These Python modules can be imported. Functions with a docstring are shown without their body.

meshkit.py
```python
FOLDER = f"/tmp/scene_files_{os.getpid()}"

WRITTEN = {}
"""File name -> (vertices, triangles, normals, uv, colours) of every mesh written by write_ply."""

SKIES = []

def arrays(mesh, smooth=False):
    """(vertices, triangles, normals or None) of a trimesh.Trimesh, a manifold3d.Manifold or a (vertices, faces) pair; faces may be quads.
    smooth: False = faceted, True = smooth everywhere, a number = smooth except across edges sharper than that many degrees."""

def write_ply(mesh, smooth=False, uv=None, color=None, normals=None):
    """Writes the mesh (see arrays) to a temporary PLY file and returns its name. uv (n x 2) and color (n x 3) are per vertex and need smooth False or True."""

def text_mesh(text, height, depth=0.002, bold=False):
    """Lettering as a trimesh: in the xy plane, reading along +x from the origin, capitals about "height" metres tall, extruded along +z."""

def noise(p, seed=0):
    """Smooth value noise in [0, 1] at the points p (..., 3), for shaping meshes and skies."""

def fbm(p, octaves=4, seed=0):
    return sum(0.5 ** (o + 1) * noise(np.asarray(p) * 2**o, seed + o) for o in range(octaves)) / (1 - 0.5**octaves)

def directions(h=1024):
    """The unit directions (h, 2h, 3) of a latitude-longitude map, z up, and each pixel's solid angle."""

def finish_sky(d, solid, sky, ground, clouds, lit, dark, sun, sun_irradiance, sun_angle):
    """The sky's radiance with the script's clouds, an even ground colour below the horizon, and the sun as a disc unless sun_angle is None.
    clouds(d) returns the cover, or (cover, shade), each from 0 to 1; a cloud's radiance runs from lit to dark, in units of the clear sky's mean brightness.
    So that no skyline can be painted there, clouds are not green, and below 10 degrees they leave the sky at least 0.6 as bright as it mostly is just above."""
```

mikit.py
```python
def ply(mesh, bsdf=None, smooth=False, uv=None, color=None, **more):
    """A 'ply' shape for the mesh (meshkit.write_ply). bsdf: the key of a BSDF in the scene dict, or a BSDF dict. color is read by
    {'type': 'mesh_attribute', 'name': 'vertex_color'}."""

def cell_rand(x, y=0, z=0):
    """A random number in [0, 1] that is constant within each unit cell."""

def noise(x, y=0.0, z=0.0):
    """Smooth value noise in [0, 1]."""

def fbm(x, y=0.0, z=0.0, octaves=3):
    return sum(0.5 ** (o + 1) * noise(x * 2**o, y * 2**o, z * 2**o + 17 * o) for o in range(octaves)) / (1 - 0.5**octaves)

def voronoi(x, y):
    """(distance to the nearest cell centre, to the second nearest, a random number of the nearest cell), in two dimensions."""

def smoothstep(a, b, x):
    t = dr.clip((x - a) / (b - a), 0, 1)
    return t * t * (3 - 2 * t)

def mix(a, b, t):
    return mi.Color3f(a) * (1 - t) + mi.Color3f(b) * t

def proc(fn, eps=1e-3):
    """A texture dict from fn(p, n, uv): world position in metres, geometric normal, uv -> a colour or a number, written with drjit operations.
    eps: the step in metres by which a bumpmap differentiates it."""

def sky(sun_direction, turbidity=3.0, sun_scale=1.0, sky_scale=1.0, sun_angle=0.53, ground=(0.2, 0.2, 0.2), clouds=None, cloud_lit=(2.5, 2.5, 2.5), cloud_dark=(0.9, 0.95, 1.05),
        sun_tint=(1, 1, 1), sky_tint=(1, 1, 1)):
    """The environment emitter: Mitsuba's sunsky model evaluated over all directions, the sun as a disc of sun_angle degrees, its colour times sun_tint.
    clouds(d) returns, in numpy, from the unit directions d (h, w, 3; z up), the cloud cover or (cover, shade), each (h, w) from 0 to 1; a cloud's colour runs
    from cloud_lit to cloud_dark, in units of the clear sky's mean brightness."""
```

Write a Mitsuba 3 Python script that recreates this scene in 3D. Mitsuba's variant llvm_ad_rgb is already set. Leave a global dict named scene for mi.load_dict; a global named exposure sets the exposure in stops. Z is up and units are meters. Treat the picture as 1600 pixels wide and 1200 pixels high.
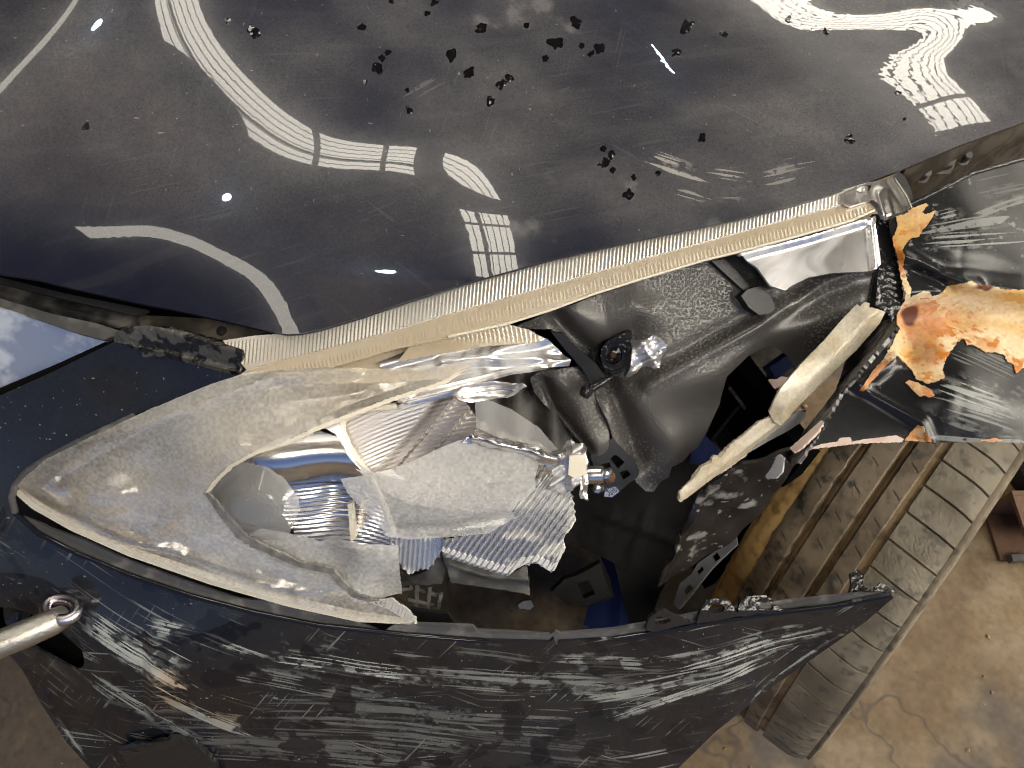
import math, random
import numpy as np, trimesh, mitsuba as mi, drjit as dr, mikit
from mikit import proc, fbm, noise, voronoi, smoothstep, mix, cell_rand
from scipy.spatial import Delaunay
import shapely
from shapely.geometry import Polygon

random.seed(7)
rng = np.random.default_rng(7)
scene, labels = {}, {}

# ------------------------------------------------------------------ camera, light, exposure
EYE = np.array([0.0, 0.0, 1.35])
PITCH = math.radians(60)
FWD = np.array([0, math.cos(PITCH), -math.sin(PITCH)])
UP = np.array([0, math.sin(PITCH), math.cos(PITCH)])
RIGHT = np.array([1.0, 0, 0])
FOCAL = 1232.0                      # in pixels of the 1600 wide photograph
scene['camera'] = {'type': 'perspective', 'fov': 2 * math.degrees(math.atan(800 / FOCAL)), 'fov_axis': 'x', 'near_clip': 0.02, 'far_clip': 400.0,
                   'to_world': mi.ScalarTransform4f().look_at(origin=EYE.tolist(), target=(EYE + FWD).tolist(), up=UP.tolist())}
exposure = 0.0
SKYLIGHT = 15.0
scene['sky'] = mikit.sky((0.35, 0.75, 0.7), turbidity=3, sun_scale=0.05, sky_scale=2.0, sky_tint=(1.02, .95, 1.15), ground=(0.12, 0.1, 0.08))

# ------------------------------------------------------------------ helpers
def obj(key, shape):
    """Adds one entry; a key that is taken gets the next three digit number."""
    k, n = key, 0
    while k in scene:
        n += 1
        k = f'{key}_{n:03d}'
    scene[k] = shape
    return k

def say(key, label, category=None, group=None, kind=None):
    labels[key] = {k: v for k, v in dict(label=label, category=category, group=group, kind=kind).items() if v}

def rays(px, py):
    u, v = (np.asarray(px, float) - 800) / FOCAL, (600 - np.asarray(py, float)) / FOCAL
    return FWD + u[..., None] * RIGHT + v[..., None] * UP

def at(px, py, z):
    """The point of height z that the photograph shows at (px, py)."""
    r = rays(px, py)
    d = (np.asarray(z, float) - EYE[2]) / r[..., 2]
    return EYE + d[..., None] * r

class Level:
    """A smooth height over the picture of a panel (thin plate spline through a few survey points px, py, z)."""
    def __init__(self, *pts):
        p = np.array(pts, float)
        self.c = p[:, :2] / 400.0
        n = len(p)
        A = np.zeros((n + 3, n + 3))
        A[:n, :n] = self.k(np.linalg.norm(self.c[:, None] - self.c[None], axis=-1))
        A[:n, n] = 1
        A[:n, n + 1:] = self.c
        A[n:, :n] = A[:n, n:].T
        self.w = np.linalg.lstsq(A, np.r_[p[:, 2], 0, 0, 0], rcond=None)[0]
    @staticmethod
    def k(r):
        return np.where(r > 1e-9, r * r * np.log(np.maximum(r, 1e-9)), 0)
    def __call__(self, px, py):
        q = np.stack([np.asarray(px, float), np.asarray(py, float)], -1) / 400.0
        shp = q.shape[:-1]
        q = q.reshape(-1, 2)
        n = len(self.c)
        o = self.k(np.linalg.norm(q[:, None] - self.c[None], axis=-1)) @ self.w[:n] + self.w[n] + q @ self.w[n + 1:]
        return o.reshape(shp)
    def lower(self, dz):
        return lambda px, py: self(px, py) - dz

def smooth01(t):
    t = np.clip(t, 0, 1)
    return t * t * (3 - 2 * t)

def flat(z):
    return lambda px, py: np.full(np.shape(px), float(z))

def chaikin(p, n):
    p = np.array(p, float)
    for _ in range(n):
        q = np.roll(p, -1, 0)
        p = np.stack([.75 * p + .25 * q, .25 * p + .75 * q], 1).reshape(-1, 2)
    return p

def dense(p, step, jag=0.0, seed=1):
    r = np.random.default_rng(seed)
    p = np.array(p, float)
    out = []
    for a, b in zip(p, np.roll(p, -1, 0)):
        L = np.linalg.norm(b - a)
        n = max(1, int(round(L / step)))
        t = np.arange(n)[:, None] / n
        s = a + (b - a) * t
        if jag and n > 1:
            nn = np.array([-(b - a)[1], (b - a)[0]]) / max(L, 1e-9)
            s[1:] += nn * r.normal(0, jag, (n - 1, 1))
        out.append(s)
    return np.vstack(out)

def cells(outline, step, holes=(), round_=0, jag=0.0, seed=1):
    """Points and triangles that fill an outline; every third step is jittered so that no grid shows."""
    rings = [dense(chaikin(q, round_) if round_ else q, step, jag, seed + i) for i, q in enumerate([outline, *holes])]
    poly = Polygon(rings[0], rings[1:]).buffer(0)
    x0, y0, x1, y1 = poly.bounds
    gx, gy = np.meshgrid(np.arange(x0 + step / 2, x1, step), np.arange(y0 + step / 2, y1, step * .9))
    gx[::2] += step / 2
    g = np.stack([gx.ravel(), gy.ravel()], 1)
    inner = poly.buffer(-step * .45)
    g = g[shapely.contains_xy(inner, g[:, 0], g[:, 1])]
    P = np.vstack(rings + [g])
    T = Delaunay(P).simplices
    c = P[T].mean(1)
    T = T[shapely.contains_xy(poly, c[:, 0], c[:, 1])]
    a, b = P[T[:, 1]] - P[T[:, 0]], P[T[:, 2]] - P[T[:, 0]]
    cr = a[:, 0] * b[:, 1] - a[:, 1] * b[:, 0]
    T = T[np.abs(cr) > 1e-6]
    cr = cr[np.abs(cr) > 1e-6]
    T[cr > 0] = T[cr > 0][:, ::-1]           # seen from above: counter-clockwise in a picture whose y runs down
    return P, T

def normals_of(V, T):
    n = np.cross(V[T[:, 1]] - V[T[:, 0]], V[T[:, 2]] - V[T[:, 0]])
    o = np.zeros_like(V)
    for k in range(3):
        np.add.at(o, T[:, k], n)
    return o / np.maximum(np.linalg.norm(o, axis=1, keepdims=True), 1e-12)

def shell(V, T, th):
    """A panel of thickness th under the surface V, T: face, back and rim."""
    n = normals_of(V, T)
    if (n * (EYE - V)).sum() < 0:
        T = T[:, ::-1]
        n = -n
    if th <= 0:
        return V, T                          # a pane: one sheet, its thickness is in the glass model
    Bk = V - n * th
    e = np.vstack([T[:, [0, 1]], T[:, [1, 2]], T[:, [2, 0]]])
    key = np.sort(e, 1)
    _, inv, cnt = np.unique(key, axis=0, return_inverse=True, return_counts=True)
    e = e[cnt[inv.ravel()] == 1]
    N = len(V)
    m = len(e)
    rim = np.vstack([V[e[:, 0]], V[e[:, 1]], Bk[e[:, 1]], Bk[e[:, 0]]])
    i = np.arange(m)
    q = np.vstack([np.stack([i, i + 3 * m, i + 2 * m], 1), np.stack([i, i + 2 * m, i + m], 1)])
    return np.vstack([V, Bk, rim]), np.vstack([T, T[:, ::-1] + N, q + 2 * N])

def sheet(outline, level, th=.002, step=9, holes=(), round_=0, jag=0.0, disp=None, seed=1, shift=0.0):
    P, T = cells(outline, step, holes, round_, jag, seed)
    V = at(P[:, 0], P[:, 1], level(P[:, 0], P[:, 1]))
    n = normals_of(V, T)
    n *= np.sign((n * (EYE - V)).sum(1, keepdims=True))
    if disp is not None:
        V = V + n * disp(P[:, 0], P[:, 1])[:, None]
    if shift:
        V = V + n * shift
    return shell(V, T, th)

def panel(key, outline, level, bsdf, smooth=True, **kw):
    return obj(key, mikit.ply(sheet(outline, level, **kw), bsdf, smooth=smooth))

def near_line(px, py, pts):
    """Distance in photograph pixels to a polyline, and the signed side."""
    q = np.stack([np.asarray(px, float), np.asarray(py, float)], -1)
    best = np.full(q.shape[:-1], 1e9)
    for a, b in zip(np.array(pts[:-1], float), np.array(pts[1:], float)):
        t = np.clip(((q - a) @ (b - a)) / ((b - a) @ (b - a)), 0, 1)
        best = np.minimum(best, np.linalg.norm(q - a - t[..., None] * (b - a), axis=-1))
    return best

def ridge(px, py, pts, width, height):
    return height * np.exp(-(near_line(px, py, pts) / width) ** 2)

def join(*ms):
    V, T, n = [], [], 0
    for v, t in ms:
        V.append(v); T.append(np.asarray(t) + n); n += len(v)
    return np.vstack(V), np.vstack(T)

def tm(m):
    return np.array(m.vertices), np.array(m.faces)

def box(size, centre, axes=None):
    m = trimesh.creation.box(size)
    R = np.eye(4)
    if axes is not None:
        R[:3, :3] = np.array(axes).T
    R[:3, 3] = centre
    m.apply_transform(R)
    return tm(m)

def frame(z, x=None):
    z = np.asarray(z, float) / np.linalg.norm(z)
    x = np.array([1, 0, 0.0]) if x is None else np.asarray(x, float)
    if abs(x @ z) > .95:
        x = np.array([0, 1.0, 0])
    x = x - (x @ z) * z
    x /= np.linalg.norm(x)
    return np.array([x, np.cross(z, x), z])

def lathe(profile, centre, axis, n=40):
    """profile: (radius, height) pairs along the axis."""
    A = frame(axis)
    pr = np.array(profile, float)
    a = np.arange(n) * 2 * np.pi / n
    ring = np.cos(a)[:, None] * A[0] + np.sin(a)[:, None] * A[1]
    V = (pr[:, None, 0:1] * ring[None] + pr[:, None, 1:2] * A[2]).reshape(-1, 3) + centre
    T = []
    for i in range(len(pr) - 1):
        for j in range(n):
            k = (j + 1) % n
            p, q, r, s = i * n + j, i * n + k, (i + 1) * n + k, (i + 1) * n + j
            T += [[p, q, r], [p, r, s]]
    return V, np.array(T)

def tube(pts, rad, n=16, cap=True):
    pts = np.array(pts, float)
    rad = np.broadcast_to(np.array(rad, float), (len(pts),))
    t = np.gradient(pts, axis=0)
    t /= np.linalg.norm(t, axis=1, keepdims=True)
    V = []
    x = None
    for p, d, r in zip(pts, t, rad):
        A = frame(d, x)
        x = A[0]
        a = np.arange(n) * 2 * np.pi / n
        V.append(p + r * (np.cos(a)[:, None] * A[0] + np.sin(a)[:, None] * A[1]))
    T = []
    for i in range(len(pts) - 1):
        for j in range(n):
            k = (j + 1) % n
            T += [[i * n + j, i * n + k, (i + 1) * n + k], [i * n + j, (i + 1) * n + k, (i + 1) * n + j]]
    m = len(pts)
    V.append(pts[[0, -1]])
    if cap:
        for j in range(n):
            k = (j + 1) % n
            T += [[k, j, m * n], [(m - 1) * n + j, (m - 1) * n + k, m * n + 1]]
    return np.vstack(V), np.array(T)

# ------------------------------------------------------------------ materials
def mat(key, d):
    scene[key] = d
    return key

def two(d):
    return {'type': 'twosided', 'bsdf': d}

def rgb(*c):
    return {'type': 'rgb', 'value': list(map(float, c if len(c) == 3 else c * 3))}

def pr(color, rough, metal=0.0, **k):
    return {'type': 'principled', 'base_color': color if isinstance(color, dict) else rgb(*color) if isinstance(color, (tuple, list)) else rgb(color), 'roughness': rough, 'metallic': metal, **k}

def bump(d, fn, scale=1.0, eps=3e-4):
    return {'type': 'bumpmap', 'arbitrary': proc(fn, eps), 'scale': scale, 'bsdf': d}

def blend(a, b, w):
    return {'type': 'blendbsdf', 'weight': w, 'a': a, 'b': b}

def beads(scale, height, patch=6.0, bare=.0):
    """Relief of condensed droplets of about 1/scale metres."""
    def fn(p, n, uv):
        q = p.x * scale + 3, (p.y * .8 + p.z * .6) * scale
        d, s, w = voronoi(*q)
        r = .2 + .35 * w
        cover = smoothstep(bare, bare + .2, fbm(p.x * patch + 9, p.y * patch, p.z * patch, 2))
        return height * dr.sqrt(dr.maximum(0, 1 - dr.square(d / r))) * cover
    return fn
def strokes(level, items, fine=900.0):
    """Scuffs left by what the car scraped: each a band on the panel between two surface points. Returns weight(p)."""
    S = []
    for i, (x1, y1, x2, y2, w, k) in enumerate(items):
        a, b = at(x1, y1, level(x1, y1)), at(x2, y2, level(x2, y2))
        d = (b - a) / np.linalg.norm(b - a)
        side = np.cross(d, np.cross([0, -.6, .8], d))
        side = np.cross(d, [0, -.6, .8])
        side /= np.linalg.norm(side)
        S.append((a, d, side, float(np.linalg.norm(b - a)), w * 6.2e-4, k, i * 3.7))
    def fn(p):
        out = mi.Float(0)
        for a, d, s, L, w, k, o in S:
            q = p - mi.Point3f(*map(float, a))
            t = q.x * float(d[0]) + q.y * float(d[1]) + q.z * float(d[2])
            u = q.x * float(s[0]) + q.y * float(s[1]) + q.z * float(s[2])
            wob = u + .0022 * (noise(t * 26 + o, o) - .5)
            line = .42 * noise(t * 5 + o, wob * 620) + .33 * noise(t * 17 + o, wob * 300 + 5, o) + .25 * noise(t * 42 + o, wob * 75, o + 3)
            body = smoothstep(w, w * .15, dr.abs(wob)) * smoothstep(-.015, .03, t) * smoothstep(L + .015, L - .04, t)
            grit = fbm(p.x * 170 + o, p.y * 170, p.z * 170, 3)
            soft = .6 * smoothstep(.47, .66, .55 * fbm(t * 30 + o, wob * 170, o, 4) + .45 * grit) * smoothstep(.1, .8, body)
            hard = smoothstep(.0, .07, line - .76 + .28 * body) * smoothstep(0, .1, body) * smoothstep(.30, .52, grit + .12)
            out = dr.maximum(out, k * dr.maximum(soft, hard))
        return out
    return fn

def specks(p, n, amount=.13):
    """Settled dust: cloudy, with fine grain and small light specks."""
    c = smoothstep(.2, .8, fbm(p.x * 7, p.y * 9, p.z * 5, 4)) * (.6 + .8 * fbm(p.x * 30, p.y * 30, p.z * 30, 3))
    g = noise(p.x * 700, p.y * 700, p.z * 700)
    d = noise(p.x * 260 + 7, p.y * 260, p.z * 260)
    return dr.clip(amount * (.35 + 1.3 * c) * (.7 + .6 * g) + .45 * smoothstep(.93, .99, d), 0, 1)

DARK = dict(type='plastic', int_ior=1.55, diffuse_reflectance=rgb(.006, .0085, .023), nonlinear=False)
PEEL = lambda p, n, uv: 5e-6 * noise(p.x * 210, p.y * 210, p.z * 210) + 1.5e-5 * noise(p.x * 45, p.y * 45, p.z * 45)
mat('car_paint', two(bump(blend(DARK, dict(DARK, type='roughplastic', distribution='ggx', alpha=.035), .35), PEEL)))
mat('dust', two({'type': 'diffuse', 'reflectance': rgb(.40, .385, .365)}))
mat('scuff_dust', two({'type': 'diffuse', 'reflectance': rgb(.45, .46, .44)}))
ref = lambda k: {'type': 'ref', 'id': k}
mat('black_plastic', two(pr((.016, .016, .018), .42)))
mat('bumper_base', two(bump(blend(dict(DARK, diffuse_reflectance=rgb(.006, .007, .013)), dict(DARK, type='roughplastic', distribution='ggx', alpha=.05, diffuse_reflectance=rgb(.006, .007, .013)), .45), PEEL)))
mat('dull_black', two(pr((.010, .010, .011), .65)))
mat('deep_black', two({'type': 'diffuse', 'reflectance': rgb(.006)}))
mat('grey_plastic', two(blend(pr((.06, .06, .058), .5), ref('dust'), proc(lambda p, n, uv: .25 * smoothstep(.35, .75, fbm(p.x * 60, p.y * 60, p.z * 60, 3))))))
mat('dusty_black', two(blend(pr((.012, .012, .013), .45), ref('dust'), proc(lambda p, n, uv: .22 * smoothstep(.3, .8, fbm(p.x * 50, p.y * 50, p.z * 50, 3))))))
mat('wet_black', two(bump(pr((.010, .010, .012), .16), beads(180, .0012, 14, .35))))
mat('housing_black', blend(two(bump(pr(proc(lambda p, n, uv: mix((.022, .021, .021), (.062, .056, .052), fbm(p.x * 14, p.y * 14, p.z * 14, 3))), .33, specular=.7), beads(400, .0005, 10, .36))), ref('dust'), proc(lambda p, n, uv: .03 + .22 * smoothstep(.52, .8, noise(p.x * 560, p.y * 560, p.z * 560)) * smoothstep(.38, .6, fbm(p.x * 11 + 6, p.y * 11, p.z * 11, 3)))))
mat('chrome', two({'type': 'roughconductor', 'material': 'Al', 'alpha': .05, 'distribution': 'ggx'}))
mat('chrome_dusty', two(blend({'type': 'roughconductor', 'material': 'Al', 'alpha': .10, 'distribution': 'ggx'}, {'type': 'diffuse', 'reflectance': rgb(.55, .54, .52)},
                              proc(lambda p, n, uv: .10 + .6 * smoothstep(.52, .72, fbm(p.x * 26 + 3, p.y * 60, p.z * 40, 4))))))
mat('chrome_smeared', two(blend({'type': 'roughconductor', 'material': 'Al', 'alpha': .07, 'distribution': 'ggx'}, {'type': 'diffuse', 'reflectance': rgb(.62, .62, .62)},
                                proc(lambda p, n, uv: .16 + .7 * smoothstep(.50, .70, fbm((p.x * .9 - p.y * .5) * 34 + 2 * noise(p.x * 30, p.y * 30), (p.x * .5 + p.y * .9) * 9, 2.0, 4))))))
mat('dull_paint', two(dict(DARK, type='roughplastic', diffuse_reflectance=rgb(.006, .006, .008), alpha=.06, int_ior=1.38)))
def lens(key, w, color, relief=None, alpha=.12):
    d = two({'type': 'roughplastic', 'alpha': alpha, 'diffuse_reflectance': color if isinstance(color, dict) else rgb(*color), 'nonlinear': False})
    if relief:
        d = two(bump(d['bsdf'], relief))
    mat(key, blend({'type': 'thindielectric', 'int_ior': 1.5}, d, w))
lens('lens_hazy', proc(lambda p, n, uv: dr.clip(.44 + 1.0 * (fbm(p.x * 9 + 5, p.y * 12, p.z * 9, 4) - .42) + .16 * (noise(p.x * 420, p.y * 420, p.z * 420) - .5) * smoothstep(.35, .55, fbm(p.x * 7, p.y * 7 + 3, p.z * 7, 3)), .10, .8)),
     proc(lambda p, n, uv: mix((.70, .685, .65), (.82, .72, .56), smoothstep(.3, .75, fbm(p.x * 8 + 4, p.y * 8, p.z * 8, 3))) * (.93 + .16 * smoothstep(.2, .8, noise(p.x * 420, p.y * 420, p.z * 420)) * smoothstep(.25, .6, fbm(p.x * 11, p.y * 11, p.z * 11, 3)))), beads(360, .0003, 7, .42), .06)
lens('lens_clear', .34, (.70, .70, .70), beads(380, .0004, 12, .3))
lens('lens_frosted', proc(lambda p, n, uv: dr.clip(.58 + .3 * (noise(p.x * 400, p.y * 400, p.z * 400) - .5), 0, 1)), (.66, .655, .64), beads(380, .00025, 9, .2))
lens('lens_yellow', .82, proc(lambda p, n, uv: mix((.80, .68, .45), (.80, .77, .68), fbm(p.x * 12, p.y * 30, p.z * 20, 3))), None, .08)
lens('lens_edge', .9, (.82, .76, .62), None, .1)
mat('lens_shard_cream', blend({'type': 'thindielectric', 'int_ior': 1.5}, two(bump({'type': 'roughplastic', 'alpha': .07, 'nonlinear': False, 'diffuse_reflectance': proc(lambda p, n, uv: mix((.62, .52, .35), (.76, .69, .54), smoothstep(.3, .7, fbm(p.x * 40, p.y * 40, p.z * 40, 3))) * (.82 + .3 * noise(p.x * 500, p.y * 500, p.z * 500)))}, beads(420, .0005, 30, .42))), .72))

# the bonnet's light layer of dust, with old scratches
def concrete(p):
    a = fbm(p.x * 3 + 2, p.y * 3, 0, 4)
    b = fbm(p.x * 17, p.y * 17, 1, 5)
    c = mix((.155, .105, .055), (.235, .18, .115), smoothstep(.3, .7, b))
    c = mix(c, (.20, .13, .06), .7 * smoothstep(.45, .65, fbm(p.x * 6 + 30, p.y * 6, 2, 4)))
    c = mix(c, (.085, .07, .06), .9 * smoothstep(.48, .66, fbm(p.x * 7 + 11, p.y * 7, 4, 6)))
    crack = dr.abs(fbm(p.x * 4 + 50, p.y * 4, 6, 5) - .5)
    c = mix(c, (.06, .05, .045), .65 * smoothstep(.010, .0, crack) * smoothstep(.42, .5, a))
    return c * mi.Color3f(.84, .83, .82) * (.75 + .5 * fbm(p.x * 120, p.y * 120, 0, 3))
mat('floor_stained', two(pr(proc(lambda p, n, uv: concrete(p)), .7)))
def rusty(p):
    big = fbm(p.x * 22, p.y * 26, p.z * 22, 4)
    spot = fbm(p.x * 190, p.y * 190, p.z * 190, 3)
    c = mix((.60, .36, .11), (.72, .58, .36), smoothstep(.38, .6, fbm(p.x * 15 + 8, p.y * 15, p.z * 25, 3)))
    c = mix(c, (.50, .17, .02), dr.clip(1.1 * smoothstep(.44, .60, big) * (.5 + .7 * spot) + .9 * smoothstep(.54, .66, spot) * smoothstep(.28, .5, big), 0, 1))
    c = mix(c, (.66, .62, .57), .15 * smoothstep(.52, .66, fbm(p.x * 13 + 31, p.y * 13, p.z * 30, 3)))
    c = c * (.8 + .4 * fbm(p.x * 320, p.y * 320, p.z * 320, 2))
    return mix(c, (.12, .035, .015), smoothstep(.66, .78, fbm(p.x * 30 + 2, p.y * 30 + 5, p.z * 30, 3)))
mat('bare_rusty_metal', two(pr(proc(lambda p, n, uv: rusty(p)), .55, specular=.4)))
mat('raw_edge', two(pr(proc(lambda p, n, uv: mix((.55, .36, .30), (.70, .60, .52), fbm(p.x * 60, p.y * 60, p.z * 60, 3))), .4)))
def dirt(p, a, b, c):
    k = fbm(p.x * 26, p.y * 26, p.z * 26, 4)
    return mix(mix(a, b, smoothstep(.35, .62, k)), c, smoothstep(.5, .8, fbm(p.x * 90, p.y * 90, p.z * 90, 3)))
def slits(p):
    # short moulded slits across the ribs, laid out round the tyre's own axis
    q = p - mi.Point3f(.5255, .3632, .2751)
    s = q.x * .7264 - q.y * .6665 + q.z * .1670
    t = -q.x * .6760 - q.y * .7369
    z = -q.x * .1231 + q.y * .1129 + q.z * .9859
    a = dr.atan2(z, t) * (.3173 / .036) + s * 16
    f = dr.abs(a - dr.floor(a) - .5) * .036
    e = (s + .0894) * (1 / .0355)
    e = e - dr.floor(e)
    return smoothstep(.0013, .0006, f) * smoothstep(.18, .22, e) * smoothstep(.52, .48, e)
mat('tread_rubber', two(bump(pr(proc(lambda p, n, uv: (1 - .5 * slits(p)) * dirt(p, (.115, .085, .056), (.20, .155, .105), (.045, .04, .034))), .8), lambda p, n, uv: .0008 * fbm(p.x * 420, p.y * 420, p.z * 420, 2) - .0010 * slits(p))))
mat('shoulder_rubber', two(bump(pr(proc(lambda p, n, uv: dirt(p, (.145, .122, .088), (.22, .19, .14), (.095, .085, .068))), .75), lambda p, n, uv: .0010 * fbm(p.x * 500, p.y * 500, p.z * 500, 2))))
mat('groove_dirt', two(pr(proc(lambda p, n, uv: dirt(p, (.24, .16, .08), (.32, .22, .12), (.14, .09, .05))), .9)))
mat('cord_brown', two(bump(pr(proc(lambda p, n, uv: dirt(p, (.30, .17, .055), (.38, .24, .09), (.20, .11, .035))), .9), lambda p, n, uv: .0006 * noise((p.x - p.y) * 900, p.z * 900, 0))))
mat('sidewall_rubber', two(pr(proc(lambda p, n, uv: dirt(p, (.12, .096, .066), (.185, .15, .105), (.08, .068, .05))), .8)))
mat('brushed_steel', two(bump(pr((.50, .48, .44), .48, 1.0), lambda p, n, uv: .0005 * fbm(p.x * 400, p.y * 400, p.z * 400, 2))))
mat('white_plastic', two(pr((.62, .61, .58), .5)))
mat('blue_plastic', two(pr((.02, .035, .13), .4)))
mat('rusty_brown', two(pr(proc(lambda p, n, uv: mix((.06, .03, .018), (.16, .085, .05), fbm(p.x * 20, p.y * 20, p.z * 20, 4))), .7)))
mat('roof_sheet', two({'type': 'diffuse', 'reflectance': rgb(.16, .15, .14)}))
mat('wall_sheet', two({'type': 'diffuse', 'reflectance': rgb(.22, .19, .16)}))
strip = lambda lo, hi: two({'type': 'roughplastic', 'alpha': .10, 'nonlinear': False, 'diffuse_reflectance': proc(lambda p, n, uv: mix(lo, hi, fbm(p.x * 14, p.y * 40, p.z * 30, 3)))})
mat('strip_plastic', strip((.47, .41, .30), (.58, .56, .50)))
mat('strip_lens', blend(ref('strip_plastic'), two({'type': 'roughconductor', 'material': 'Al', 'alpha': .16}), .38))
mat('band_plastic', strip((.46, .36, .22), (.58, .50, .37)))
mat('strip_band', blend(ref('band_plastic'), two({'type': 'roughconductor', 'material': 'Al', 'alpha': .14}), .25))
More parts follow.
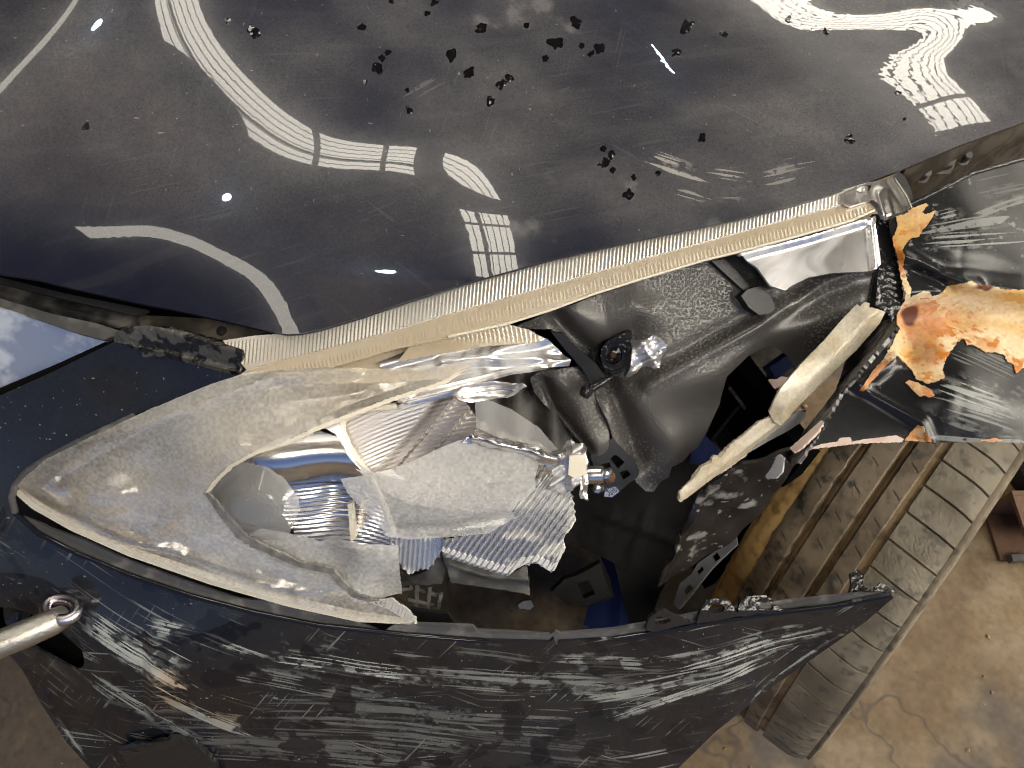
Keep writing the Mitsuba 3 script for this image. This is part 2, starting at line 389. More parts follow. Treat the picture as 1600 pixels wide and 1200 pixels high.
HOOD = [-2814,-2298,-1780,-1260,-742,-226,284,784,1272,1742,2192,2618,3018,3390,3734,4048,4333,4590,4821,5026,5207,5364,5500,5614,5708,5782,5837,-2838,-2356,-1870,-1382,-893,-405,80,556,1022,1472,1902,2310,2692,3047,3374,3672,3942,
4185,4401,4593,4760,4905,5028,5131,5213,5276,5320,-2838,-2389,-1937,-1481,-1022,-562,-105,348,791,1220,1631,2020,2385,2722,3032,3315,3570,3797,4000,4177,4332,4464,4575,4666,4737,4789,4822,-2811,-2398,-1980,-1557,-1130,-700,-269,158,
579,987,1379,1749,2096,2416,2709,2976,3215,3428,3616,3780,3922,4041,4140,4219,4279,4320,4343,-2758,-2381,-1998,-1610,-1216,-816,-414,-12,385,772,1144,1496,1824,2127,2404,2654,2878,3077,3251,3401,3530,3637,3724,3791,3840,3870,3882,-2676,
-2336,-1991,-1639,-1279,-912,-540,-164,210,576,928,1260,1570,1856,2116,2350,2560,2744,2904,3040,3156,3250,3325,3381,3419,3439,3441,-2564,-2263,-1956,-1642,-1319,-987,-646,-298,52,396,728,1041,1333,1601,1845,2064,2258,2428,2574,2698,
2800,2882,2945,2990,3016,3026,3018,-2421,-2160,-1892,-1617,-1334,-1039,-732,-414,-90,233,544,838,1111,1362,1590,1795,1975,2131,2263,2372,2462,2531,2582,2615,2631,2630,2612,-2247,-2024,-1797,-1563,-1320,-1066,-796,-512,-214,86,376,649,
903,1138,1351,1542,1709,1850,1969,2064,2140,2197,2236,2257,2262,2252,2224,-2042,-1857,-1669,-1476,-1276,-1064,-836,-589,-322,-46,221,473,709,928,1128,1306,1460,1587,1691,1772,1834,1878,1905,1915,1910,1889,1853,-1808,-1659,-1508,-1356,
-1198,-1030,-847,-642,-410,-162,80,310,527,732,921,1087,1226,1339,1428,1495,1542,1573,1588,1587,1572,1541,1496,-1550,-1432,-1316,-1200,-1082,-958,-821,-662,-474,-261,-48,159,360,553,730,883,1007,1104,1176,1228,1262,1279,1282,1271,1246,
1207,1154,-1274,-1185,-1098,-1014,-931,-846,-753,-641,-500,-334,-156,27,212,392,556,692,798,876,932,968,989,995,987,966,932,885,824,-991,-924,-862,-804,-751,-700,-647,-580,-490,-376,-238,-81,87,251,395,508,591,650,690,712,721,716,700,
670,628,573,505,-710,-663,-621,-586,-556,-534,-515,-492,-449,-386,-291,-163,-18,119,232,317,378,420,446,458,457,444,419,382,333,272,197,-443,-412,-388,-372,-363,-364,-375,-393,-398,-383,-327,-230,-117,-20,56,115,157,185,200,204,196,
176,146,102,47,-20,-101,-196,-181,-174,-175,-186,-207,-243,-295,-345,-371,-353,-291,-220,-164,-123,-90,-65,-49,-42,-45,-59,-83,-120,-168,-229,-302,-388,25,26,18,-2,-33,-76,-132,-200,-278,-338,-363,-349,-325,-310,-300,-290,-282,-276,
-277,-285,-303,-333,-374,-428,-494,-574,-665,219,210,189,155,107,47,-25,-104,-194,-278,-348,-397,-428,-451,-468,-478,-484,-488,-496,-510,-533,-568,-615,-675,-748,-833,-931,389,373,344,301,245,176,97,9,-89,-194,-306,-418,-507,-570,-614,
-642,-661,-676,-692,-713,-744,-785,-840,-907,-987,-1079,-1184,534,516,484,440,382,312,230,136,27,-98,-244,-409,-548,-650,-721,-770,-804,-832,-859,-890,-930,-982,-1045,-1121,-1210,-1311,-1424,656,639,610,567,512,445,363,264,143,-5,-181,
-376,-548,-682,-781,-853,-907,-951,-993,-1038,-1091,-1155,-1230,-1318,-1417,-1528,-1649,754,741,715,677,626,562,482,381,250,83,-113,-321,-512,-671,-794,-891,-967,-1032,-1093,-1156,-1225,-1304,-1393,-1494,-1606,-1727,-1859,825,818,798,
765,718,657,578,474,338,165,-37,-249,-450,-624,-770,-889,-990,-1078,-1161,-1244,-1333,-1429,-1535,-1651,-1776,-1909,-2051,870,869,855,827,785,727,648,544,408,238,41,-167,-369,-554,-716,-857,-981,-1094,-1200,-1306,-1416,-1533,-1657,
-1788,-1927,-2072,-2225,890,895,887,865,827,772,696,595,464,303,118,-80,-279,-468,-642,-802,-949,-1086,-1218,-1347,-1479,-1616,-1758,-1905,-2058,-2215,-2378,884,897,896,879,847,796,726,631,510,362,192,7,-184,-374,-557,-733,-901,-1062,
-1217,-1370,-1524,-1680,-1839,-2001,-2166,-2335,-2508,857,878,883,874,848,804,741,656,547,415,262,92,-88,-276,-466,-656,-842,-1025,-1202,-1376,-1550,-1725,-1899,-2074,-2251,-2430,-2611,812,840,854,852,834,799,745,672,578,464,328,175,
6,-178,-372,-572,-776,-978,-1174,-1367,-1560,-1749,-1936,-2122,-2307,-2494,-2683,750,788,811,818,809,784,742,682,604,507,390,254,97,-80,-276,-485,-701,-920,-1133,-1341,-1548,-1749,-1945,-2138,-2331,-2525,-2720,678,725,758,775,777,763,
734,688,625,545,447,328,186,17,-179,-393,-615,-842,-1070,-1292,-1509,-1718,-1920,-2120,-2318,-2518,-2719,596,655,698,726,740,738,722,690,642,579,498,396,270,112,-80,-295,-515,-741,-981,-1213,-1436,-1650,-1858,-2062,-2266,-2471,-2677,
509,579,634,675,700,711,708,690,657,609,543,458,349,207,25,-182,-395,-610,-858,-1102,-1328,-1544,-1756,-1964,-2173,-2383,-2594,418,500,568,621,660,684,694,689,670,636,585,514,420,295,130,-60,-262,-461,-703,-959,-1185,-1403,-1617,-1830,
-2042,-2255,-2470,324,420,501,567,619,657,680,690,685,664,627,570,489,380,240,68,-121,-305,-528,-786,-1012,-1230,-1446,-1660,-1876,-2091,-2308,230,339,433,513,578,630,667,690,700,694,671,629,564,471,345,184,13,-146,-340,-586,-813,-1032,
-1248,-1462,-1678,-1894,-2112,134,257,365,458,538,603,654,691,714,722,713,685,634,553,434,282,124,-16,-171,-376,-596,-814,-1028,-1240,-1454,-1668,-1884,38,174,296,403,496,575,640,690,726,746,750,732,691,618,510,374,236,114,-12,-184,
-384,-589,-795,-1001,-1208,-1418,-1631,-60,90,226,347,453,546,623,686,733,765,778,771,738,676,584,471,355,247,132,-12,-182,-365,-555,-750,-948,-1150,-1356,-160,4,154,288,408,513,603,678,737,779,802,804,782,734,661,572,477,384,283,163,
20,-140,-312,-491,-676,-867,-1064,-260,-83,80,227,360,478,580,666,736,789,823,836,827,795,742,676,603,526,441,341,222,85,-66,-227,-397,-574,-759,-363,-172,4,164,310,440,554,652,734,798,844,869,874,860,828,783,731,672,605,524,426,312,
182,40,-112,-273,-444,-468,-264,-75,99,257,399,526,636,730,806,864,904,925,929,917,894,862,822,772,710,633,540,432,310,177,33,-121,-574,-357,-155,31,202,357,496,619,726,815,887,942,979,1001,1010,1007,995,974,943,900,843,771,684,583,
470,344,208,-682,-452,-238,-38,146,314,466,602,721,824,911,982,1036,1077,1106,1123,1130,1129,1117,1094,1056,1005,939,858,765,659,541,-792,-549,-321,-109,88,269,434,584,717,835,937,1024,1096,1156,1204,1241,1268,1286,1294,1290,1273,1242,
1196,1136,1063,977,878,-904,-648,-407,-181,29,223,402,566,714,846,964,1068,1159,1237,1304,1362,1409,1447,1474,1490,1492,1482,1456,1417,1364,1298,1219]

# ------------------------------------------------------------------ the setting
obj('floor', {'type': 'rectangle', 'to_world': mi.ScalarTransform4f().translate([0, 3, -.035]).scale([60, 60, 1]), 'bsdf': {'type': 'ref', 'id': 'floor_stained'}})
say('floor', 'stained brown concrete workshop floor', kind='structure')

# the open fronted shed the car stands in: it is only seen mirrored in the paint
ROOF = 5.2
say('workshop_shed', 'open fronted metal shed with strip skylights over the car', 'shed')
SK = [(-2.275, .10, 0.05, 9, .6), (-.508, .275, 1.85, 13, 1.0), (5.392, .33, -1.0, 16.5, 1.0), (7.9, .8, -3.3, 3.6, 2.6), (2.6, .6, -3.3, -1.0, 1.5), (5.2, .6, -3.3, -1.3, 1.8), (-.6, .4, -3.3, -1.6, .8)]
GRIMY = (-1.42, .52, -.7, 1.7)
# roof sheets fill everything between the skylights
hole = shapely.union_all([shapely.box(cx - hw, y0, cx + hw, y1) for cx, hw, y0, y1, k in SK] + [shapely.box(-1.94, -.7, -.9, 1.7)])
m = trimesh.creation.extrude_polygon(shapely.box(-9.05, -3.5, 9.55, 17.2).difference(hole), .05, engine='earcut')
m.apply_translation([0, 0, ROOF])
obj('workshop_shed__roof', mikit.ply(tm(m), 'roof_sheet'))
for cx, hw, y0, y1, k in SK:
    # corrugated translucent sheet: the ridges pass more light than the flanks
    n = 7 if hw > .2 else 1
    n = 12 if hw > .4 else n
    V, T = [], []
    for i in range(n):
        w = hw * 2 / n
        x = cx - hw + (i + .5) * w
        q = w * .42
        V += [[x - q, y0, ROOF + .05], [x + q, y0, ROOF + .05], [x + q, y1, ROOF + .05], [x - q, y1, ROOF + .05]]
        T += [[4 * i, 4 * i + 2, 4 * i + 1], [4 * i, 4 * i + 3, 4 * i + 2]]
    g = obj('workshop_shed__skylight', mikit.ply((np.array(V), np.array(T)), 'white_plastic', emitter={'type': 'area', 'radiance': rgb(SKYLIGHT * k, SKYLIGHT * k * .93, SKYLIGHT * k * .80)}))
    obj(g + '__cover_sheet', mikit.ply(box((hw * 2, y1 - y0, .01), (cx, (y0 + y1) / 2, ROOF + .07)), 'white_plastic'))
    for y in (2.75, 4.3, 7.2, 8.85, 11.6):
        if y0 < y < y1 and not (abs(hw - .33) < .01 and y > 8):
            obj('workshop_shed__purlin', mikit.ply(box((hw * 2 + .3, .07, .1), (cx, y, ROOF - .04)), 'roof_sheet'))
    if .2 < hw < .3:
        obj('workshop_shed__purlin', mikit.ply(box((.035, y1 - y0, .04), (cx - hw * .3, (y0 + y1) / 2, ROOF - .02)), 'roof_sheet'))
obj('workshop_shed__grimy_skylight', mikit.ply((np.array([[-1.94, -.7, ROOF + .05], [-.9, -.7, ROOF + .05], [-.9, 1.7, ROOF + .05], [-1.94, 1.7, ROOF + .05]]), np.array([[0, 2, 1], [0, 3, 2]])), 'white_plastic', emitter={'type': 'area', 'radiance': rgb(.34, .26, .19)}))
obj('workshop_shed__roof_beam', mikit.ply(box((18, .42, .3), (0, 5.25, ROOF - .3)), 'roof_sheet'))
for c, s in (((-9, 7, 2.6), (.1, 20.4, 5.3)), ((9.5, 7, 2.6), (.1, 20.4, 5.3)), ((0, 17.2, 2.6), (19, .1, 5.3))):
    obj('workshop_shed__wall', mikit.ply(box(s, c), 'wall_sheet'))
for k, (x, y) in enumerate(((-1.5, 1.9), (2.0, 8.23))):
    r = .06
    L = obj('bay_lamp', mikit.ply(lathe([(.03, .09), (.04, .085), (.05, .05), (r + .01, 0), (r + .015, -.01), (r, -.01), (r - .01, 0.03)], np.array([x, y, ROOF - .09]), [0, 0, 1], 24), 'grey_plastic', smooth=30))
    say(L, ['small lit bay lamp hanging over the front left of the bonnet', 'small lit bay lamp hanging further back over the right of the bonnet'][k], 'lamp')
    V = np.array([[x + r * .95 * math.cos(a), y + r * .95 * math.sin(a), ROOF - .09] for a in np.arange(24) * math.pi / 12] + [[x, y, ROOF - .09]])
    obj(L + '__diffuser', mikit.ply((V, np.array([[(i + 1) % 24, i, 24] for i in range(24)])), 'white_plastic', emitter={'type': 'area', 'radiance': rgb(55, 68, 85)}))

# ------------------------------------------------------------------ the wrecked car
CAR = 'wrecked_car'
say(CAR, 'black crashed car with smashed headlight, scraped bumper and torn rusty wing', 'car')

# bonnet: a pressed panel, its crown and swage lines held as a cubic B-spline over x and y
HX0, HY0, HS = -.84, .20, .04
def spline(n, t0, x, d):
    i0 = np.clip(((x - t0) / HS).astype(int), 0, n - 4)
    w = (x - t0) / HS - i0
    b = [(1 - w) ** 3 / 6, (3 * w ** 3 - 6 * w ** 2 + 4) / 6, (-3 * w ** 3 + 3 * w ** 2 + 3 * w + 1) / 6, w ** 3 / 6]
    out = np.zeros((len(x), n))
    for k in range(4):
        out[np.arange(len(x)), i0 + k] = b[k]
    return out
HC = np.array(HOOD, float).reshape(47, 27) * 5e-5
def hood_z(x, y):
    x, y = np.clip(x, HX0, .9199), np.clip(y, HY0, 1.1599)
    base = .768 + .16 * (y - .46) - ((x + .45) ** 2 - .45 ** 2) / 10 - 1.1 * np.clip(.52 - y, 0, 1) ** 2
    return base + np.einsum('ni,nj,ij->n', spline(47, HX0, x, 0), spline(27, HY0, y, 0), HC)
def hood_level(px, py):
    px, py = np.broadcast_arrays(np.asarray(px, float), np.asarray(py, float))
    z = np.full(px.size, .77)
    for _ in range(10):
        P = at(px.ravel(), py.ravel(), z)
        z = hood_z(P[:, 0], P[:, 1])
    return z.reshape(px.shape)
HOOD_EDGE = [(-60, -70), (1660, -70), (1660, 163), (1600, 190), (1500, 226), (1400, 268), (1300, 305), (1150, 343), (1000, 374), (860, 406), (740, 439), (640, 470), (560, 497), (500, 515), (470, 521), (448, 522),
             (420, 517), (300, 490), (215, 473), (120, 452), (60, 437), (0, 428), (-60, 418)]
scr = strokes(hood_level, [(1005, 238, 1105, 272, 20, .75), (1015, 255, 1110, 290, 14, .75), (1090, 270, 1180, 282, 24, .65), (1150, 282, 1285, 255, 24, .5), (1040, 296, 1130, 318, 16, .6), (1100, 312, 1190, 312, 14, .5), (1160, 308, 1270, 285, 12, .4), (640, 150, 700, 118, 22, .25), (860, 150, 900, 128, 22, .18), (1120, 150, 1330, 110, 30, .10), (560, 335, 640, 300, 20, .16)])
def hood_dirt(p, n, uv):
    d = specks(p, n, .115) * (.30 + .8 * smoothstep(.40, .60, p.y + .15 * p.x))
    hair = mi.Float(0)                      # wiping marks and hairlines in the dust
    for i, (a, b) in enumerate(((.96, .28), (.75, -.66), (.2, .98))):
        u, v = p.x * a + p.y * b, p.y * a - p.x * b
        hair = dr.maximum(hair, smoothstep(.84, .95, noise(u * 16 + i * 9, v * 560, i * 5.0)) * smoothstep(.48, .7, fbm(p.x * 9 + i * 7, p.y * 9, p.z * 9, 3)))
    smear = .04 * smoothstep(.55, .75, fbm((p.x * .96 + p.y * .28) * 9, (p.y * .96 - p.x * .28) * 60, 2.0, 4))
    film = .35 * smoothstep(.64, .78, fbm(p.x * 26 + 4, p.y * 26, p.z * 26, 5)) * smoothstep(.5, .62, fbm(p.x * 6 + 9, p.y * 6, 0, 2))
    return dr.clip(dr.maximum(d + smear * .5 + film * .5 + .045 * hair, scr(p)), 0, 1)
mat('hood_paint', blend(ref('car_paint'), ref('dust'), proc(hood_dirt)))
panel(CAR + '__hood', HOOD_EDGE, hood_level, 'hood_paint', th=.0016, step=7)
rolled = [at(x, y, hood_level(x, y) - .003) for x, y in HOOD_EDGE[2:]]
obj(CAR + '__hood__rolled_edge', mikit.ply(tube([q + np.array([0, .002, -.001]) for q in rolled], .0028, 8), 'car_paint', smooth=True))
# water spots that have washed the dust away, each a thin bead on the paint
def blob(cx, cy, r, seed, level, h, ex=1.0, ang=0.0):
    q = np.random.default_rng(seed)
    n = 14
    a = np.arange(n) * 2 * math.pi / n
    rad = r * (1 + .45 * q.normal(0, .6, n).clip(-1, 1))
    x, y = rad * np.cos(a) * ex, rad * np.sin(a)
    c, s = math.cos(ang), math.sin(ang)
    return np.stack([cx + c * x - s * y, cy + s * x + c * y], 1)
SPOTS = [(566, 42, 7), (590, 107, 10), (597, 92, 6), (606, 82, 6), (571, 128, 4), (636, 141, 4), (639, 172, 6), (706, 86, 11), (735, 115, 10), (783, 132, 9), (797, 123, 8), (766, 158, 8), (668, 21, 5), (752, 45, 9), (868, 66, 12), (852, 91, 6),
         (908, 72, 5), (923, 85, 6), (938, 76, 9), (900, 36, 10), (895, 29, 5), (1057, 82, 8), (1072, 41, 12), (1131, 53, 6), (1291, 50, 6), (1098, 215, 7), (1328, 218, 8), (1403, 145, 5), (943, 233, 6), (956, 243, 8), (946, 254, 8), (957, 266, 5), (936, 257, 3),
         (990, 277, 5), (1028, 271, 5), (981, 304, 9), (400, 52, 10), (392, 46, 7), (356, 33, 5), (134, 199, 7), (1413, 186, 3), (679, 5, 7), (612, 2, 5), (1232, 30, 6), (822, 40, 5)]
for i, (x, y, r) in enumerate(SPOTS):
    panel(CAR + '__hood__water_spot', blob(x, y, r * .78, i, hood_level, .0004, 1.2, i * .7), hood_level, 'wet_spot', th=.0006, step=3, shift=.0006, round_=1)
mat('wet_spot', two(bump(pr((.004, .004, .005), .12), lambda p, n, uv: .0012 * fbm(p.x * 160, p.y * 160, p.z * 160, 2))))

# ---- grille corner under the bonnet's lip
front = Level((0, 430, .735), (220, 480, .735), (380, 560, .73), (0, 620, .70), (180, 535, .725), (100, 520, .725), (60, 750, .655), (200, 640, .70), (30, 690, .675))
panel(CAR + '__hood_lip', [(-60, 424), (0, 433), (100, 458), (215, 481), (230, 484), (213, 493), (120, 472), (50, 455), (0, 442), (-60, 436)], front.lower(.006), 'black_plastic', th=.006, step=7)
panel(CAR + '__grille_frame', [(-60, 432), (0, 440), (120, 470), (216, 490), (212, 507), (186, 514), (100, 497), (0, 466), (-60, 450)], front.lower(.022), 'dusty_black', th=.01, step=7, disp=lambda x, y: ridge(x, y, [(-60, 452), (0, 458), (110, 488), (190, 508)], 6, .006))
panel(CAR + '__grille_seal', [(-60, 458), (0, 466), (80, 490), (150, 505), (189, 517), (186, 523), (162, 531), (120, 520), (60, 500), (0, 483), (-60, 468)], front.lower(.004), 'grey_plastic', th=.008, step=6)
panel(CAR + '__grille_trim', [(-60, 466), (0, 482), (60, 499), (120, 519), (163, 530), (176, 531), (140, 550), (80, 575), (0, 611), (-60, 638)], Level((0, 480, .729), (170, 530, .715), (0, 610, .672), (90, 570, .690), (-60, 560, .698)), 'blue_chrome', th=.004, step=8)
mat('blue_chrome', two(blend({'type': 'roughconductor', 'material': 'Cr', 'alpha': .03}, {'type': 'diffuse', 'reflectance': rgb(.58, .63, .70)}, proc(lambda p, n, uv: .30 + .4 * smoothstep(.45, .7, fbm(p.x * 50, p.y * 50, p.z * 50, 4))))))
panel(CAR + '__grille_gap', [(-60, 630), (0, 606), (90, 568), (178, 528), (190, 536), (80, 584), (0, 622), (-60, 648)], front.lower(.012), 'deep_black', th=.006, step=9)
panel(CAR + '__hood_stop', [(178, 526), (208, 513), (235, 511), (300, 521), (384, 548), (383, 556), (374, 580), (360, 579), (260, 552), (176, 533)], front.lower(-.006), 'wet_rubber', th=.02, step=5,
      disp=lambda x, y: ridge(x, y, [(190, 517), (240, 514), (384, 553)], 10, .006) - ridge(x, y, [(178, 532), (260, 545), (370, 574)], 4, .004))
mat('wet_rubber', two(bump(blend(pr((.012, .012, .012), .25), ref('dust'), proc(lambda p, n, uv: .16 * smoothstep(.45, .5, fbm(p.x * 70, p.y * 70, p.z * 70, 3)))), lambda p, n, uv: .0016 * fbm(p.x * 300, p.y * 300, p.z * 300, 2))))
panel(CAR + '__slam_panel', [(212, 492), (260, 494), (330, 498), (420, 516), (380, 530), (340, 540), (290, 520), (220, 510)], front.lower(.03), 'dusty_brown', th=.004, step=8)
mat('dusty_brown', two(blend(pr((.03, .026, .022), .5), {'type': 'diffuse', 'reflectance': rgb(.30, .26, .21)}, proc(lambda p, n, uv: .45 * smoothstep(.3, .75, fbm(p.x * 40, p.y * 40, p.z * 40, 4))))))
obj(CAR + '__slam_panel__rivet', mikit.ply(lathe([(0, .002), (.004, .0015), (.005, 0)], at(346, 517, .708), [0, -.3, 1], 14), 'dull_black', smooth=30))

# ---- bumper: one skin that wraps the inner corner of the headlight and runs out to the wheel arch
bl = Level((-40, 640, .69), (180, 535, .728), (370, 588, .728), (120, 690, .672), (20, 770, .628), (60, 830, .598), (200, 895, .585), (400, 955, .572), (640, 990, .565), (870, 1003, .563), (1100, 970, .572), (1390, 932, .600),
           (-20, 940, .52), (130, 1030, .50), (300, 1060, .50), (640, 1080, .488), (900, 1100, .475), (1150, 1060, .50), (30, 1045, .44), (140, 1180, .37), (400, 1180, .40), (700, 1190, .405), (1000, 1190, .40), (1200, 1080, .46), (-20, 850, .575), (1340, 980, .56))
BUMPER = [(-60, 642), (0, 618), (80, 582), (178, 534), (200, 540), (260, 556), (350, 584), (374, 586), (366, 595), (300, 612), (200, 652), (120, 689), (60, 722), (28, 745), (16, 770), (20, 795), (34, 815), (60, 833), (120, 864), (200, 897), (300, 931), (400, 957),
          (500, 977), (640, 992), (760, 1001), (860, 1004), (866, 1000), (870, 1012), (874, 1003), (960, 998), (1020, 989), (1100, 975), (1180, 962), (1300, 948), (1392, 928), (1396, 934), (1352, 972), (1280, 1022), (1200, 1078), (1120, 1142), (1062, 1198), (1020, 1250), (200, 1250), (146, 1206), (104, 1160), (62, 1096), (34, 1045), (10, 1018), (-60, 1000)]
SLOT = [(-8, 948), (20, 950), (46, 958), (96, 988), (128, 1016), (132, 1034), (128, 1044), (116, 1046), (66, 1018), (26, 998), (-8, 985)]
bs = strokes(bl, [(130, 965, 290, 1060, 46, .95), (170, 1000, 300, 1085, 40, 1.0), (215, 975, 330, 1000, 30, .85), (190, 985, 300, 1050, 34, .9), (300, 985, 440, 1035, 16, .85), (420, 1025, 660, 1060, 30, 1.0), (540, 1060, 690, 1066, 20, .8), (150, 1060, 330, 1170, 26, .55), (250, 1085, 400, 1150, 30, .65), (110, 1040, 200, 1110, 10, .6),
                   (380, 1050, 640, 1100, 40, .35), (500, 1110, 900, 1140, 60, .24), (640, 1055, 1000, 1075, 40, .45), (900, 1090, 1180, 1030, 34, .6), (950, 1120, 1250, 1010, 26, .7), (1060, 1045, 1330, 975, 26, .85), (820, 1060, 1300, 985, 10, .5), (1080, 1190, 1200, 1085, 10, .8), (1150, 1120, 1340, 975, 7, .7),
                   (80, 1110, 140, 1190, 12, .7), (140, 1130, 190, 1200, 8, .7), (700, 1010, 860, 1030, 30, .22), (480, 1005, 560, 1020, 40, .3), (330, 1160, 700, 1190, 50, .2), (700, 1150, 1000, 1185, 50, .14), (1060, 1118, 1082, 1108, 18, .8), (0, 905, 40, 912, 14, .7), (440, 985, 452, 1024, 14, .5), (465, 990, 470, 1020, 10, .45), (330, 1120, 420, 1135, 30, .4), (560, 1150, 760, 1170, 40, .22), (860, 1030, 1010, 1034, 26, .5), (350, 1150, 372, 1186, 14, .6), (600, 1020, 700, 1030, 12, .45), (100, 1000, 170, 1040, 12, .4)])
def scuff_tint(p):
    k = mi.Float(0)
    for c, r in ((at(270, 1082, float(bl(270, 1082))), .045), (at(350, 1095, float(bl(350, 1095))), .05)):
        k = dr.maximum(k, smoothstep(r, r * .3, dr.norm(p - mi.Point3f(*map(float, c))) + .03 * (fbm(p.x * 60, p.y * 60, p.z * 60, 2) - .5)))
    return mix((.52, .545, .52), (.58, .44, .30), .85 * k)
mat('bumper_scuff', two({'type': 'diffuse', 'reflectance': proc(lambda p, n, uv: scuff_tint(p))}))
def bumper_weight(p, n, uv):
    fine = noise(p.x * 22, p.z * 650, p.y * 22) * smoothstep(.40, .7, fbm(p.x * 10, p.z * 16, p.y * 10, 3)) * smoothstep(.565, .53, p.z)
    hair = mi.Float(0)                      # hairline scratches in three directions
    for i, (a, b, c) in enumerate(((.98, .05, .2), (.9, .1, -.42), (.5, .3, .8))):
        u = p.x * a + p.y * b + p.z * c
        v = p.z * a - p.x * c + p.y * .3
        hair = dr.maximum(hair, smoothstep(.80, .93, noise(u * 13 + i * 9, v * 520, i * 5.0)) * smoothstep(.5, .68, fbm(p.x * 12 + i * 7, p.y * 12, p.z * 20, 3)))
    low = smoothstep(.625, .585, p.z)
    hair = hair * low
    chips = smoothstep(.80, .9, fbm(p.x * 330, p.y * 330, p.z * 330, 2)) * smoothstep(.45, .6, fbm(p.x * 15, p.y * 15, p.z * 15, 3))
    wet = low * smoothstep(.57, .62, fbm(p.x * 34 + 3, p.y * 34, p.z * 34, 4))
    w = dr.maximum(dr.maximum(.16 * smoothstep(.5, .75, fine), .38 * hair), dr.maximum(bs(p) * (.55 + .6 * fbm(p.x * 55, p.y * 55, p.z * 55, 3)), .7 * chips))
    return dr.clip(dr.maximum(specks(p, n, .018), w) * (1 - .85 * wet), 0, 1)
mat('bumper_paint', blend(ref('bumper_base'), ref('bumper_scuff'), proc(bumper_weight)))
def dents(x, y):
    return -ridge(x, y, [(225, 1010), (222, 1060), (228, 1120)], 9, .002) + ridge(x, y, [(240, 990), (236, 1050), (246, 1120)], 10, .002) - ridge(x, y, [(866, 1000), (868, 1030)], 3, .002)
panel(CAR + '__bumper', BUMPER, bl, 'bumper_paint', th=.003, step=8, holes=[SLOT], disp=dents)
flange_lo = [(24, 800), (60, 832), (120, 863), (200, 896), (300, 930), (400, 956), (500, 976), (640, 991), (760, 1000), (866, 1003), (960, 997), (1020, 988), (1100, 974), (1180, 961), (1300, 947), (1390, 929)]
flange_hi = [(1384, 924), (1300, 932), (1180, 946), (1100, 956), (1020, 972), (960, 983), (876, 990), (868, 986), (860, 991), (745, 985), (738, 978), (620, 974), (600, 984), (560, 972), (500, 958), (470, 950), (410, 938), (395, 938), (370, 935), (300, 912), (200, 876), (130, 843), (80, 826), (40, 806)]
fl = bl.lower(.008)
obj(CAR + '__bumper__rolled_lip', mikit.ply(tube([at(x, y + 1.5, float(bl(x, y)) - .002) for x, y in flange_lo[0:9]] , .0026, 10), 'bumper_base', smooth=True))
obj(CAR + '__bumper__rolled_lip', mikit.ply(tube([at(x, y + 1.5, float(bl(x, y)) - .002) for x, y in flange_lo[10:]] , .0026, 10), 'bumper_base', smooth=True))
panel(CAR + '__bumper__top_flange', flange_lo + flange_hi, fl, 'flange_grey', th=.003, step=6, disp=lambda x, y: ridge(x, y, flange_lo, 5, .004))
mat('flange_grey', two(blend({'type': 'roughplastic', 'alpha': .12, 'diffuse_reflectance': rgb(.035, .036, .042)}, ref('dust'), proc(lambda p, n, uv: .14 + .3 * smoothstep(.5, .8, fbm(p.x * 60, p.y * 60, p.z * 60, 3))))))
rim = [(24, 800), (18, 778), (24, 756), (40, 738), (75, 715), (130, 687), (210, 650)]
obj(CAR + '__bumper__edge_trim', mikit.ply(tube([at(x, y, float(bl(x, y)) + .001) for x, y in rim], .0035, 8), 'flange_grey', smooth=True))
# clip tabs along the top edge, three of them still standing
for pts, hole in (([(1008, 984), (1014, 966), (1026, 957), (1040, 955), (1052, 962), (1066, 968), (1080, 974), (1020, 988)], [(1022, 972), (1026, 964), (1044, 963), (1048, 970), (1040, 975), (1024, 976)]),
                  ([(1088, 974), (1096, 950), (1104, 937), (1132, 934), (1142, 940), (1148, 955), (1160, 962), (1110, 972)], [(1108, 952), (1112, 944), (1128, 944), (1134, 952), (1128, 957), (1110, 958)]),
                  ([(1152, 962), (1156, 940), (1166, 932), (1196, 930), (1208, 938), (1218, 952), (1240, 955), (1180, 964)], [(1186, 950), (1190, 940), (1202, 941), (1210, 950), (1204, 954)]),
                  ([(1250, 955), (1262, 936), (1272, 928), (1290, 932), (1308, 942), (1330, 944), (1290, 950)], [(1270, 942), (1276, 936), (1290, 940), (1296, 945), (1280, 947)]),
                  ([(1322, 944), (1330, 912), (1328, 896), (1342, 890), (1350, 900), (1348, 915), (1364, 922), (1376, 910), (1398, 924), (1370, 936)], [(1342, 918), (1346, 924), (1358, 928), (1352, 933), (1342, 930)])):
    panel(CAR + '__bumper__clip_tab', pts, lambda x, y: bl(x, np.maximum(y, 955)) + .0 + (955 - np.minimum(y, 955)) * 1.2e-4, 'glossy_black', th=.004, step=3, holes=[hole], jag=.4)
mat('glossy_black', two(bump({'type': 'roughplastic', 'alpha': .06, 'diffuse_reflectance': rgb(.02, .02, .022)}, lambda p, n, uv: .0012 * fbm(p.x * 250, p.y * 250, p.z * 250, 2))))
# torn lower corner with the broken lamp bezel
panel(CAR + '__lower_bezel', [(185, 1162), (262, 1152), (300, 1160), (330, 1185), (345, 1215), (360, 1260), (230, 1260), (200, 1205)], bl.lower(-.012), 'glossy_black', th=.006, step=6, jag=.8, disp=lambda x, y: ridge(x, y, [(190, 1168), (262, 1155)], 6, .006))

